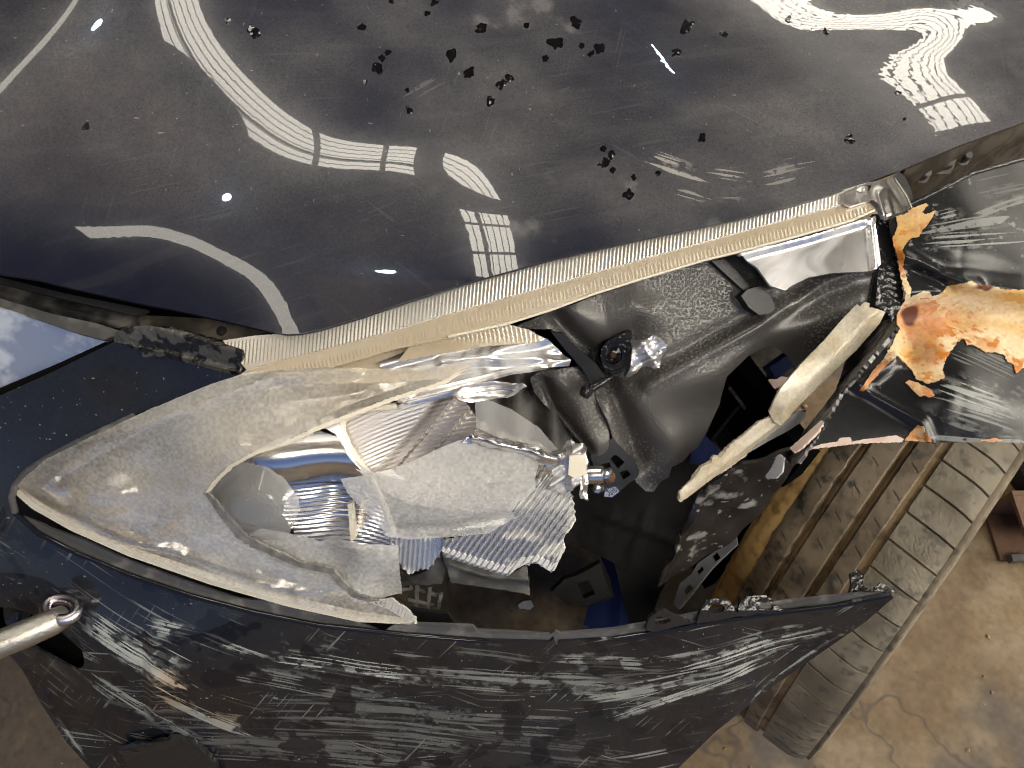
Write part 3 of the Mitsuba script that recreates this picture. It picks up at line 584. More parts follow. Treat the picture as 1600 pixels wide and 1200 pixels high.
# ---- what is left of the headlight
lz = Level((20, 752, .640), (120, 690, .682), (230, 640, .708), (370, 582, .732), (450, 520, .742), (700, 470, .752), (1000, 395, .758), (1380, 290, .764), (200, 862, .612), (330, 906, .602), (450, 940, .592), (640, 974, .578), (400, 740, .690), (250, 740, .672), (700, 590, .728), (700, 720, .688), (850, 560, .725), (900, 800, .66), (560, 800, .668), (1150, 390, .752), (1360, 340, .757))
LAMP = CAR + '__headlight'
LENS = [(24, 757), (30, 748), (70, 718), (130, 689), (230, 641), (330, 600), (382, 583), (440, 576), (520, 575), (600, 576), (700, 571), (770, 552), (716, 580), (690, 597), (640, 612), (600, 625), (560, 641), (500, 664), (440, 691), (397, 706), (360, 727), (334, 752), (321, 771),
        (345, 800), (375, 838), (402, 853), (430, 866), (470, 884), (516, 893), (530, 910), (555, 932), (578, 940), (606, 948), (632, 962), (649, 972), (640, 976), (560, 966), (450, 941), (330, 907), (200, 862), (110, 822), (50, 788), (28, 770)]
panel(LAMP + '__lens', LENS, lz, 'lens_hazy', th=0, step=7, jag=.25, disp=lambda x, y: ridge(x, y, [(24, 770), (110, 815), (200, 855), (330, 895), (450, 930)], 9, -.004) + ridge(x, y, [(130, 690), (300, 640), (430, 590), (560, 580)], 6, .006))
panel(LAMP + '__bezel', [(60, 765), (90, 735), (140, 700), (240, 652), (335, 612), (390, 595), (440, 588), (560, 588), (690, 580), (640, 600), (560, 628), (480, 660), (400, 695), (345, 735), (318, 772), (345, 812), (420, 872), (510, 900), (560, 940), (500, 945), (330, 895), (200, 850), (110, 808)], lz.lower(.022), 'bezel_silver', th=.003, step=8, disp=lambda x, y: .004 * np.sin(x / 60.0 + y / 35.0) + .012 * np.exp(-(((x - 165) / 46) ** 2 + ((y - 770) / 30) ** 2) ** 2) + ridge(x, y, [(110, 800), (200, 838), (330, 882), (500, 930)], 9, .008) - ridge(x, y, [(90, 745), (230, 668), (390, 610), (560, 598)], 12, .008) + ridge(x, y, [(250, 830), (300, 760), (380, 690)], 10, .005))
mat('bezel_silver', two(bump({'type': 'roughconductor', 'material': 'Al', 'specular_reflectance': rgb(.72, .70, .67), 'alpha': .07}, lambda p, n, uv: .0022 * fbm(p.x * 60, p.y * 60, p.z * 60, 2))))
panel(LAMP + '__lens_rim', [(26, 766), (60, 790), (110, 818), (200, 858), (330, 902), (450, 936), (560, 961), (636, 971), (646, 976), (560, 972), (450, 948), (330, 914), (200, 869), (110, 829), (50, 795), (26, 774)], lz.lower(.010), 'lens_edge', th=.006, step=6)
panel(LAMP + '__cracked_lens_piece', [(322, 772), (336, 752), (362, 728), (378, 722), (420, 730), (448, 748), (468, 772), (472, 790), (462, 815), (446, 845), (432, 864), (402, 851), (375, 836), (345, 798)], lz.lower(.012), 'lens_clear', th=0, step=5, jag=.3, disp=lambda x, y: .016 * np.exp(-(((x - 408) / 62) ** 2 + ((y - 790) / 46) ** 2) ** 2))
panel(LAMP + '__cracked_lens_piece', [(378, 840), (410, 822), (452, 836), (500, 846), (525, 836), (545, 838), (570, 846), (606, 852), (622, 852), (628, 930), (600, 936), (576, 940), (553, 930), (528, 908), (515, 892), (470, 882), (430, 864), (402, 851)], lz.lower(.010), 'lens_frosted', th=0, step=5, jag=.3, seed=5,
      disp=lambda x, y: .006 * np.exp(-(((x - 560) / 30) ** 2)) + .004 * np.sin(x / 23.0) * np.sin(y / 17.0))
panel(LAMP + '__crack_edge', [(319, 770), (326, 770), (350, 798), (380, 834), (404, 848), (432, 861), (472, 879), (520, 889), (536, 908), (560, 929), (606, 944), (602, 949), (552, 934), (526, 911), (514, 896), (468, 887), (428, 870), (398, 857), (370, 841), (341, 803)], lz.lower(-.0015), 'crack_grey', th=.003, step=3, jag=.8, seed=12)
panel(LAMP + '__crack_edge', [(440, 692), (500, 664), (560, 641), (600, 625), (690, 596), (716, 581), (720, 584), (694, 601), (602, 631), (562, 647), (503, 670), (443, 697), (398, 711), (362, 731), (338, 754), (324, 773), (320, 770), (334, 751), (358, 727), (396, 706)], lz.lower(-.0012), 'lens_edge', th=.004, step=3, jag=.5, seed=14)
mat('crack_grey', two({'type': 'roughplastic', 'alpha': .15, 'diffuse_reflectance': proc(lambda p, n, uv: mix((.10, .095, .09), (.34, .32, .29), fbm(p.x * 120, p.y * 120, p.z * 120, 3)))}))
panel(LAMP + '__inner_band', [(420, 585), (440, 572), (520, 566), (600, 548), (700, 535), (760, 545), (730, 575), (690, 592), (600, 598), (500, 600)], lz.lower(.014), 'strip_band', th=.003, step=5)
panel(LAMP + '__lens_corner', [(576, 941), (612, 936), (634, 950), (649, 966), (648, 974), (636, 970), (606, 952)], lz.lower(-.002), 'lens_ribbed', th=.003, step=3, disp=lambda x, y: .0014 * np.sin((x * .9 + y * .3) * 1.15))
lens('lens_ribbed', .6, (.75, .73, .68), None, .08)
lens('lens_band', .55, (.78, .72, .58), None, .05)
# the upper light strip, still whole: moulded ribs above, a smooth yellowed band below
S_TOP = [(348, 532), (400, 524), (448, 521), (500, 513), (560, 496), (640, 469), (740, 438), (860, 405), (1000, 372), (1150, 341), (1300, 302), (1345, 288), (1362, 284)]
S_MID = [(1366, 300), (1320, 318), (1200, 350), (1000, 405), (860, 445), (700, 490), (600, 520), (500, 547), (440, 562), (385, 578)]
S_LOW = [(372, 588), (440, 577), (520, 574), (560, 562), (620, 545), (700, 528), (790, 508), (860, 486), (930, 460), (1000, 438), (1100, 408), (1150, 396), (1240, 372), (1330, 346), (1366, 330)]
rib = lambda x, y: .00045 * (.6 + .6 * np.sin(x / 71.0) ** 2) * smooth01((44 - across(x, y)) / 6) * np.sin((x * .985 + y * .08) * 2 * math.pi / 5.7) * smooth01((across(x, y) - 3) / 4)
across = lambda x, y: near_line(x, y, S_TOP)
panel(LAMP + '__light_strip', S_TOP + S_MID, lz, 'strip_lens', th=.003, step=1.7, disp=lambda x, y: rib(x, y))
panel(LAMP + '__light_strip_band', S_LOW + S_MID[:1] + S_MID[1:], lz.lower(.002), 'strip_band', th=.003, step=1.9,
      disp=lambda x, y: .00022 * np.sin((x * .97 - y * .25) * 2 * math.pi / 6.2) * smooth01((near_line(x, y, S_MID) - 12) / 6) * smooth01((30 - near_line(x, y, S_MID)) / 6))
obj(LAMP + '__light_strip_edge', mikit.ply(tube([at(x, y - 1.5, float(lz(x, y)) - .001) for x, y in S_LOW[5:]], .0014, 8), 'lens_edge', smooth=True))
# black shell behind the lamp and the dark spaces of the front end
panel(LAMP + '__back_shell', [(330, 780), (385, 700), (440, 660), (520, 610), (700, 590), (860, 560), (930, 600), (965, 700), (930, 760), (880, 730), (850, 800), (700, 850), (640, 880), (520, 900), (400, 860)], lz.lower(.085), 'dusty_brown_dark', th=.003, step=12,
      disp=lambda x, y: .004 * np.sin(x / 9.0) * smooth01((x - 700) / 60))
mat('dusty_brown_dark', two(blend(pr((.012, .011, .010), .5), {'type': 'diffuse', 'reflectance': rgb(.20, .17, .14)}, proc(lambda p, n, uv: .30 * smoothstep(.3, .75, fbm(p.x * 40, p.y * 40, p.z * 40, 4))))))
panel(CAR + '__radiator_support', [(0, 755), (100, 790), (300, 880), (560, 940), (700, 960), (720, 985), (730, 1030), (500, 1010), (200, 930), (60, 870), (5, 820)], bl.lower(.07), 'dull_black', th=.004, step=14, disp=lambda x, y: ridge(x, y, [(100, 800), (230, 890), (330, 960)], 22, .02))
obj(CAR + '__radiator_support__bolt', mikit.ply(lathe([(0, .006), (.005, .005), (.006, 0)], at(228, 886, .555), [0, -.5, 1], 6), 'glossy_black'))
panel(CAR + '__wheel_arch_liner', [(870, 770), (930, 720), (1100, 660), (1190, 660), (1130, 760), (1075, 850), (1030, 930), (1012, 985), (985, 985), (960, 880), (900, 850), (868, 850)], Level((870, 800, .36), (1100, 700, .42), (1000, 980, .30), (1000, 850, .34), (1190, 660, .45)), 'liner_black', th=.004, step=10,
      disp=lambda x, y: ridge(x, y, [(930, 800), (1040, 840), (1060, 850)], 4, .005) + ridge(x, y, [(960, 790), (940, 840)], 4, .005) + ridge(x, y, [(1010, 800), (985, 880)], 4, .005))
mat('liner_black', two(pr((.005, .005, .0055), .6, specular=.3)))
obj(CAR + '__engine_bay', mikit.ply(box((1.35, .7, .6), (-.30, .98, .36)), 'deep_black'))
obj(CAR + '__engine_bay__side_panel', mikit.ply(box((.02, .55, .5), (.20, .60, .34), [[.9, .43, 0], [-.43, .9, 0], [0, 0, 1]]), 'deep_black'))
panel(CAR + '__splash_shield', [(938, 868), (955, 862), (985, 872), (1000, 900), (1002, 985), (1000, 1000), (950, 1000), (912, 975), (920, 945), (960, 935), (952, 900)], flat(.16), 'blue_plastic', th=.004, step=10, disp=lambda x, y: ridge(x, y, [(975, 870), (968, 990)], 9, .012))
panel(CAR + '__lamp_bracket', [(882, 905), (900, 900), (938, 880), (945, 905), (955, 930), (920, 946), (886, 945), (862, 925)], Level((880, 905, .42), (940, 880, .43), (955, 930, .40), (880, 945, .40)), 'dull_black', th=.01, step=5, holes=[[(902, 912), (920, 906), (930, 928), (912, 936)]])

# ---- reflectors
def stripes(q, pitch, h):
    return h * np.sin(2 * math.pi * q / pitch)
r1 = lz.lower(.030)
def d1(x, y):
    low = smooth01((y - 752) / 12)
    return stripes(y * .98 - x * .14 + 8 * np.sin(x / 40.0), 6.2, .0011) * low + .020 * np.sin((y - 660) / 34.0) * (1 - low) - .016 * np.exp(-(((x - 520) / 60) ** 2 + ((y - 770) / 60) ** 2))
panel(LAMP + '__small_reflector', [(398, 706), (432, 692), (462, 667), (476, 670), (500, 673), (528, 681), (536, 690), (550, 714), (578, 745), (602, 800), (622, 838), (612, 860), (540, 856), (470, 850), (440, 806), (448, 760), (432, 734), (412, 716)], r1, 'chrome', th=.002, step=2.6, disp=d1)
panel(LAMP + '__small_reflector__divider', [(543, 788), (550, 786), (556, 842), (548, 846)], lz.lower(.022), 'lens_edge', th=.012, step=4)
panel(LAMP + '__small_reflector__side_facet', [(358, 722), (398, 692), (414, 704), (404, 728), (380, 724)], lz.lower(.024), 'brown_chrome', th=.002, step=3, disp=lambda x, y: stripes(x + .2 * y, 5.0, .0005))
mat('brown_chrome', two(blend({'type': 'roughconductor', 'material': 'Al', 'alpha': .12}, {'type': 'diffuse', 'reflectance': rgb(.35, .27, .20)}, .5)))
panel(LAMP + '__vent_fin', [(463, 668), (478, 655), (494, 657), (500, 668), (480, 672)], lz.lower(.022), 'white_plastic', th=.003, step=2.5, disp=lambda x, y: stripes(x + y * .8, 5.5, .0012))
panel(LAMP + '__chrome_rib', [(500, 656), (516, 648), (528, 655), (540, 690), (552, 716), (584, 744), (576, 748), (552, 730), (536, 702), (524, 678), (505, 668)], lz.lower(.020), 'chrome_dusty', th=.01, step=3, jag=.3)
r2 = lz.lower(.034)
DIAG = lambda x, y: x * .77 + y * .64           # the stepped segments run across this direction
def d2(x, y):
    q = (DIAG(x, y) - 918) / 29.0
    step_ = (q - np.floor(q)) * .0085
    fan = stripes(y * .93 + x * .34 - .0009 * (x - 620) ** 2, 6.4, .0007)
    return step_ * smooth01((q) / .6) + fan - .02 * np.exp(-(((x - 680) / 90) ** 2 + ((y - 740) / 70) ** 2))
panel(LAMP + '__main_reflector', [(540, 652), (552, 644), (600, 634), (650, 628), (705, 620), (722, 622), (736, 640), (745, 655), (800, 680), (846, 694), (862, 706), (878, 720), (890, 760), (880, 800), (800, 800), (700, 800), (640, 790), (600, 770), (580, 748), (558, 716), (540, 684), (534, 666)], r2, 'chrome_tan', th=.002, step=2.6, disp=d2)
mat('chrome_tan', two(blend({'type': 'roughconductor', 'material': 'Al', 'alpha': .16}, {'type': 'diffuse', 'reflectance': proc(lambda p, n, uv: mix((.40, .34, .28), (.52, .47, .41), fbm(p.x * 30, p.y * 30, p.z * 30, 3)))}, .5)))
obj(LAMP + '__main_reflector__rim', mikit.ply(tube([at(x, y, float(lz(x, y)) - .026) for x, y in [(620, 634), (575, 640), (548, 646), (536, 658), (535, 674), (545, 698), (560, 722), (582, 748), (600, 790), (616, 830)]], .0035, 8), 'lens_edge', smooth=True))
def d3(x, y):
    right = smooth01((x - 690) / 6)
    return stripes(x * .80 + y * .60, 8.4, .0013) * right + stripes(x + .08 * y, 7.6, .0012) * (1 - right) + .010 * right
panel(LAMP + '__lower_reflector', [(604, 836), (640, 838), (690, 838), (760, 826), (790, 800), (800, 780), (836, 752), (850, 740), (880, 735), (894, 780), (897, 806), (884, 826), (876, 856), (862, 888), (852, 882), (838, 874), (812, 878), (796, 893), (788, 892), (740, 877), (690, 861), (674, 884), (668, 890), (656, 889), (640, 898), (628, 886), (612, 860)], r2.__self__.lower(.030) if hasattr(r2, '__self__') else lz.lower(.030), 'chrome_white', th=.003, step=2.4, disp=d3, jag=.3)
mat('chrome_white', two(blend({'type': 'roughconductor', 'material': 'Al', 'alpha': .12}, {'type': 'diffuse', 'reflectance': rgb(.62, .61, .58)}, proc(lambda p, n, uv: .22 + .7 * smoothstep(.52, .62, fbm(p.x * 34 + 1.7, p.y * 34, p.z * 60, 4))))))
panel(LAMP + '__lower_reflector__broken_edge', [(690, 861), (692, 856), (742, 871), (790, 885), (797, 886), (810, 873), (838, 868), (856, 876), (862, 884), (868, 880), (880, 850), (884, 856), (866, 892), (858, 892), (838, 878), (814, 881), (798, 897), (788, 896), (740, 881)], lz.lower(.019), 'white_plastic', th=.004, step=3, jag=.4)
panel(LAMP + '__frosted_shard', [(532, 748), (578, 741), (640, 722), (690, 698), (730, 684), (765, 694), (812, 706), (842, 722), (836, 748), (838, 764), (812, 782), (800, 798), (806, 808), (780, 822), (766, 832), (700, 838), (640, 842), (606, 838), (588, 815), (560, 788), (542, 768)], lz.lower(.010), 'lens_frosted', th=0, step=5, jag=.35, seed=9,
      disp=lambda x, y: .008 * np.exp(-(((x - 700) / 110) ** 2 + ((y - 770) / 60) ** 2)) - ridge(x, y, [(620, 828), (700, 822), (790, 806)], 8, .003) + ridge(x, y, [(770, 752), (836, 740)], 4, .002))
panel(LAMP + '__chrome_wing', [(588, 567), (650, 541), (720, 522), (792, 507), (830, 517), (862, 535), (882, 553), (891, 564), (889, 572), (850, 575), (800, 581), (762, 592), (736, 604), (712, 618), (690, 622), (645, 632), (620, 626), (680, 596), (700, 580), (600, 578)], lz.lower(.012), 'chrome_smeared', th=.003, step=4,
      disp=lambda x, y: ridge(x, y, [(690, 566), (800, 560), (888, 562)], 7, .006) - ridge(x, y, [(650, 600), (760, 572), (880, 552)], 12, .006) + stripes(y + .25 * x, 23, .0015))
panel(LAMP + '__chrome_wing__yellow_lens', [(640, 541), (720, 523), (792, 506), (826, 515), (848, 528), (842, 534), (760, 541), (690, 552), (620, 566)], lz.lower(.007), 'strip_band', th=.002, step=3, disp=lambda x, y: stripes(x - .2 * y, 7.0, .0010) * smooth01((536 - y) / 8))
panel(LAMP + '__torn_chrome_tongue', [(710, 617), (722, 606), (745, 600), (772, 597), (798, 603), (812, 601), (817, 606), (792, 618), (762, 625), (735, 629), (716, 625)], lz.lower(.002), 'chrome_smeared', th=.003, step=3, jag=.2, disp=lambda x, y: .012 * ((x - 760) / 50) ** 2 - ridge(x, y, [(725, 615), (770, 608), (800, 610)], 6, .006))
panel(LAMP + '__torn_chrome_strip', [(722, 692), (738, 676), (760, 682), (800, 690), (838, 698), (866, 712), (880, 708), (874, 726), (862, 732), (836, 716), (800, 706), (764, 700)], lz.lower(.006), 'chrome', th=.003, step=3, jag=.5, disp=lambda x, y: .004 * np.sin(x / 11.0) + ridge(x, y, [(740, 684), (800, 698), (870, 718)], 6, .006))
panel(LAMP + '__grey_lens_piece', [(742, 628), (762, 624), (800, 640), (842, 668), (872, 702), (858, 706), (820, 692), (780, 684), (744, 668)], lz.lower(.022), 'lens_clear', th=0, step=4, jag=.3)
panel(LAMP + '__reflector_back', [(690, 864), (740, 880), (796, 896), (822, 884), (826, 900), (828, 930), (790, 922), (730, 914), (704, 910), (698, 885)], lz.lower(.06), 'grey_plastic', th=.006, step=5, jag=.5, disp=lambda x, y: ridge(x, y, [(700, 876), (760, 896), (826, 902)], 6, .008))
panel(LAMP + '__mount_plate', [(625, 892), (645, 900), (668, 892), (690, 864), (700, 876), (694, 900), (690, 912), (660, 914), (626, 908)], lz.lower(.065), 'dusty_black', th=.006, step=5, jag=.5)
for i, (a, b) in enumerate((((642, 918), (690, 930)), ((640, 938), (686, 944)), ((652, 915), (650, 962)), ((672, 918), (668, 966)), ((690, 928), (680, 966)), ((650, 962), (680, 967)), ((632, 922), (652, 916)))):
    p, q = at(*a, .50), at(*b, .49)
    d = q - p
    obj(LAMP + '__lattice_bar', mikit.ply(box((.0035, np.linalg.norm(d) + .003, .006), (p + q) / 2, frame([0, -.5, .87], np.cross(d, [0, -.5, .87]))), 'grey_plastic'))
# right end of the lamp: mirror panel, end cap, seal
panel(LAMP + '__mirror_panel', [(1150, 400), (1160, 396), (1240, 374), (1330, 350), (1366, 339), (1372, 372), (1377, 412), (1368, 422), (1352, 424), (1300, 425), (1268, 430), (1240, 444), (1230, 452), (1205, 445), (1184, 418), (1160, 402)], lz.lower(.008), 'chrome_smeared', th=.003, step=4,
      disp=lambda x, y: ridge(x, y, [(1155, 400), (1240, 376), (1364, 342)], 5, .005) + ridge(x, y, [(1358, 350), (1366, 420)], 4, .004) - .006 * np.exp(-(((x - 1260) / 60) ** 2)))
panel(LAMP + '__end_cap', [(1316, 303), (1340, 290), (1362, 284), (1392, 279), (1408, 290), (1420, 312), (1424, 326), (1400, 334), (1386, 338), (1372, 318), (1364, 312), (1330, 322), (1320, 318)], lz.lower(-.003), 'cap_lens', th=.004, step=3.5, holes=[[(1338, 296), (1352, 288), (1362, 290), (1358, 298), (1342, 300)]],
      disp=lambda x, y: ridge(x, y, [(1392, 280), (1412, 310), (1420, 328)], 6, .005) - ridge(x, y, [(1376, 300), (1386, 334)], 6, .004))
mat('cap_lens', two(blend({'type': 'roughconductor', 'material': 'Al', 'alpha': .12}, {'type': 'roughplastic', 'alpha': .08, 'diffuse_reflectance': rgb(.12, .11, .10)}, proc(lambda p, n, uv: .25 + .7 * smoothstep(.40, .6, fbm(p.x * 60, p.y * 60, p.z * 60, 3))))))
panel(LAMP + '__end_seal', [(1364, 334), (1386, 336), (1392, 360), (1400, 395), (1408, 440), (1412, 462), (1406, 484), (1394, 500), (1384, 486), (1368, 478), (1372, 424), (1376, 412), (1372, 372)], lz.lower(.016), 'glossy_black', th=.02, step=3,
      disp=lambda x, y: stripes(y * .85 - x * .5, 8, .0011) * smooth01((x - 1384) / 6) * smooth01((470 - y) / 10))

# ---- black lamp housing, beaded with water
hz = Level((850, 500, .70), (1000, 440, .715), (1150, 405, .715), (1370, 430, .715), (1300, 540, .665), (1000, 600, .655), (1100, 500, .685), (1120, 640, .63), (1020, 760, .585), (880, 600, .645), (930, 690, .62), (1240, 590, .645))
def dh(x, y):
    o = ridge(x, y, [(1010, 600), (1060, 572), (1140, 528), (1200, 495), (1290, 440), (1350, 418)], 10, .009)
    o = o + ridge(x, y, [(960, 640), (1040, 600), (1110, 580), (1180, 520), (1280, 500), (1340, 470)], 30, .014)
    o = o - ridge(x, y, [(985, 572), (1050, 560), (1120, 520), (1170, 495)], 12, .006)
    o = o - ridge(x, y, [(872, 500), (925, 560), (960, 620), (1000, 720)], 14, .018)
    o = o + ridge(x, y, [(900, 492), (950, 520), (985, 480), (1010, 490)], 24, .010)
    o = o - .022 * np.exp(-(((x - 968) / 44) ** 2 + ((y - 556) / 44) ** 2))
    o = o - ridge(x, y, [(975, 640), (1010, 700), (1020, 760)], 22, .010) + ridge(x, y, [(1010, 650), (1050, 700), (1035, 735)], 26, .008)
    o = o + ridge(x, y, [(1170, 462), (1205, 450), (1218, 470), (1186, 480)], 16, .010)
    return .7 * o
HOUSING = [(800, 512), (830, 500), (860, 487), (930, 462), (1000, 439), (1060, 420), (1100, 407), (1150, 396), (1190, 400), (1250, 420), (1372, 410), (1378, 440), (1372, 476), (1340, 505), (1300, 545), (1262, 590), (1246, 590), (1240, 572), (1230, 556), (1205, 540), (1190, 544), (1165, 556), (1132, 588), (1124, 632), (1104, 676), (1090, 700), (1080, 705), (1066, 720), (1048, 728), (1044, 744), (1034, 752), (1024, 770), (1012, 770), (996, 756), (988, 740), (976, 720), (962, 700), (950, 660), (930, 618), (915, 590), (896, 560), (882, 535), (862, 515), (830, 514)]
panel(LAMP + '__housing', HOUSING, hz, 'housing_black', th=.003, step=5, disp=dh)
panel(LAMP + '__housing_lobe', [(828, 590), (846, 576), (880, 572), (902, 572), (922, 596), (940, 628), (950, 664), (952, 690), (946, 712), (930, 718), (916, 700), (900, 684), (872, 650), (850, 632), (834, 612)], hz.lower(.004), 'housing_black', th=.004, step=4, disp=lambda x, y: .012 * np.exp(-(near_line(x, y, [(870, 590), (905, 630), (930, 690)]) / 26) ** 2) - ridge(x, y, [(850, 596), (868, 640), (920, 700)], 7, .008))
panel(LAMP + '__housing_strap', [(862, 520), (880, 522), (905, 548), (930, 568), (948, 592), (946, 606), (930, 604), (918, 588), (906, 570), (884, 548)], hz.lower(-.008), 'black_plastic', th=.006, step=4)
panel(LAMP + '__housing_post', [(1112, 408), (1132, 404), (1176, 450), (1166, 458)], hz.lower(-.006), 'black_plastic', th=.02, step=4)
panel(LAMP + '__housing_post__foot', [(1158, 462), (1168, 452), (1190, 446), (1206, 466), (1212, 482), (1202, 490), (1186, 492), (1170, 480)], hz.lower(-.016), 'black_plastic', th=.02, step=3)
mat('slate_plastic', two(bump(pr((.02, .024, .034), .25), lambda p, n, uv: .0006 * fbm(p.x * 300, p.y * 300, p.z * 300, 2))))
b0 = at(958, 556, .658)
ax = np.array([-.1, -.45, .9])
cup = join(lathe([(.0, .002), (.013, .003), (.0145, .014), (.0165, .017), (.018, .014), (.019, -.004)], b0, ax, 32))
obj(LAMP + '__bulb_socket', mikit.ply(cup, 'wet_black', smooth=40))
for k in range(10):
    A = frame(ax)
    c = b0 + .0115 * (math.cos(k * .628) * A[0] + math.sin(k * .628) * A[1]) + .009 * A[2]
    obj(LAMP + '__bulb_socket__rib', mikit.ply(box((.0015, .003, .011), c, [math.cos(k * .628) * A[1] - math.sin(k * .628) * A[0], math.cos(k * .628) * A[0] + math.sin(k * .628) * A[1], A[2]]), 'grey_plastic'))
obj(LAMP + '__bulb_socket__contact', mikit.ply(lathe([(0, .009), (.003, .009), (.0035, .002)], b0, ax, 12), 'rusty_brown', smooth=30))
panel(LAMP + '__socket_collar', [(938, 552), (942, 538), (966, 524), (984, 514), (990, 520), (984, 540), (988, 575), (982, 588), (966, 590), (950, 582), (940, 568)], hz.lower(-.004), 'wet_black', th=.016, step=3, holes=[[(946, 552), (952, 542), (964, 540), (972, 550), (972, 562), (964, 570), (952, 570), (946, 562)]], round_=1)
panel(LAMP + '__foil_scrap', [(987, 531), (1008, 530), (1020, 524), (1034, 532), (1041, 536), (1038, 556), (1030, 574), (1022, 576), (1012, 572), (1000, 576), (984, 589), (978, 589), (984, 572), (988, 560)], hz.lower(-.018), 'chrome_smeared', th=.0012, step=3, jag=.4,
      disp=lambda x, y: .004 * np.sin((x * .6 + y) / 5.0) + .004 * np.sin((x - y * .7) / 7.0))
obj(LAMP + '__adjuster_peg', mikit.ply(tube([at(914, 612, .672), at(926, 606, .676), at(944, 596, .676), at(956, 589, .672)], [.004, .0045, .003, .002], 10), 'glossy_black', smooth=True))
obj(LAMP + '__adjuster_peg__head', mikit.ply(lathe([(0, .006), (.005, .005), (.0065, 0), (.005, -.005)], at(916, 612, .674), [.5, .5, .7], 14), 'glossy_black', smooth=30))
hb = hz.lower(-.002)
panel(LAMP + '__adjuster_frame', [(932, 704), (948, 690), (958, 684), (966, 694), (978, 706), (992, 720), (999, 736), (996, 746), (982, 756), (968, 768), (952, 776), (944, 766), (938, 750), (930, 736), (922, 712)], hb, 'black_plastic', th=.012, step=3, holes=[[(952, 716), (962, 710), (976, 722), (966, 732)], [(968, 738), (980, 734), (986, 742), (974, 750)], [(938, 726), (952, 722), (956, 734), (944, 740)]])
for x, y, m in ((948, 740, 'chrome'), (934, 762, 'chrome'), (952, 746, 'rusty_brown')):
    obj(LAMP + '__adjuster_screw', mikit.ply(lathe([(0, .007), (.004, .006), (.006, .003), (.0065, -.002), (.003, -.004), (.003, -.02)], at(x, y, float(hb(x, y)) + .004), [-.3, -.6, .8], 16), m, smooth=35))
panel(LAMP + '__adjuster_cover', [(946, 764), (962, 760), (968, 768), (956, 777), (944, 776)], hb, 'chrome_dusty', th=.004, step=3, jag=.3)
panel(LAMP + '__crumpled_chrome', [(856, 764), (864, 744), (862, 736), (870, 722), (880, 706), (884, 690), (892, 686), (896, 694), (908, 692), (916, 700), (918, 730), (918, 779), (906, 777), (904, 752), (896, 758), (880, 772), (868, 768)], lz.lower(.012), 'chrome_dusty', th=.002, step=3, jag=.6,
      disp=lambda x, y: .010 * smooth01((x - 884) / 6) - .008 * smooth01((x - 908) / 5) + .004 * np.sin((x + y * 1.6) / 8.0))
panel(LAMP + '__crumpled_chrome__flap', [(890, 712), (916, 710), (917, 740), (900, 748), (888, 742)], lz.lower(-.004), 'lens_edge', th=.002, step=4)
obj(LAMP + '__adjuster_barrel', mikit.ply(lathe([(0, .012), (.008, .012), (.009, .009), (.009, -.012)], at(924, 742, .628), [1, -.1, .2], 20), 'chrome', smooth=30))

# ---- broken pieces that lie loose in the hole
S = []
k = obj('lens_shard', mikit.ply(sheet([(1200, 644), (1206, 626), (1217, 607), (1240, 580), (1262, 556), (1288, 530), (1310, 504), (1330, 483), (1338, 475), (1342, 479), (1350, 472), (1358, 474), (1356, 479), (1366, 482), (1384, 487), (1374, 506), (1340, 545), (1300, 582), (1250, 630), (1220, 664), (1210, 660)],
    Level((1205, 650, .672), (1220, 610, .69), (1370, 485, .722), (1330, 480, .722), (1300, 560, .70), (1340, 545, .70), (1250, 625, .678)), th=.004, step=3.2, jag=.2,
    disp=lambda x, y: .005 * np.clip(1 - near_line(x, y, [(1222, 632), (1282, 572), (1352, 494)]) / 26, 0, 1) + .0015 * smooth01((near_line(x, y, [(1232, 640), (1384, 490)]) - 8) / 3)), 'lens_shard_cream', smooth=True))
say(k, 'thick cream coloured piece of broken lamp lens leaning on the torn wing edge', 'lens piece')
k = obj('lens_shard', mikit.ply(sheet([(1057, 779), (1061, 766), (1082, 748), (1096, 730), (1112, 720), (1118, 712), (1124, 714), (1140, 696), (1160, 682), (1186, 660), (1204, 650), (1222, 664), (1196, 688), (1192, 686), (1166, 712), (1130, 738), (1090, 762), (1060, 782)],
    Level((1058, 780, .635), (1120, 725, .65), (1200, 655, .668), (1170, 710, .64)), th=.004, step=3, jag=.5, disp=lambda x, y: .004 * np.exp(-(near_line(x, y, [(1060, 776), (1210, 660)]) / 8) ** 2) + stripes(x * .6 + y * .8, 9, .0008)), 'lens_shard_cream', smooth=True))
say(k, 'long thin splinter of pale lamp lens pointing down to the left over the dark hole', 'lens piece')
k = obj('lens_shard', mikit.ply(sheet([(1170, 690), (1200, 668), (1235, 650), (1252, 642), (1260, 646), (1258, 656), (1230, 674), (1200, 690), (1176, 704)], Level((1170, 690, .645), (1250, 648, .655), (1200, 690, .64)), th=.003, step=4), 'lens_clear', smooth=True))
say(k, 'smoky clear lens splinter tucked below the thick cream piece', 'lens piece')
panel('plastic_chip', [(809, 945), (818, 939), (830, 938), (834, 946), (828, 952), (818, 950), (812, 950)], flat(-.028), 'white_plastic', th=.006, step=4)
say('plastic_chip', 'small white plastic chip lying on the floor below the broken headlight', 'plastic chip')

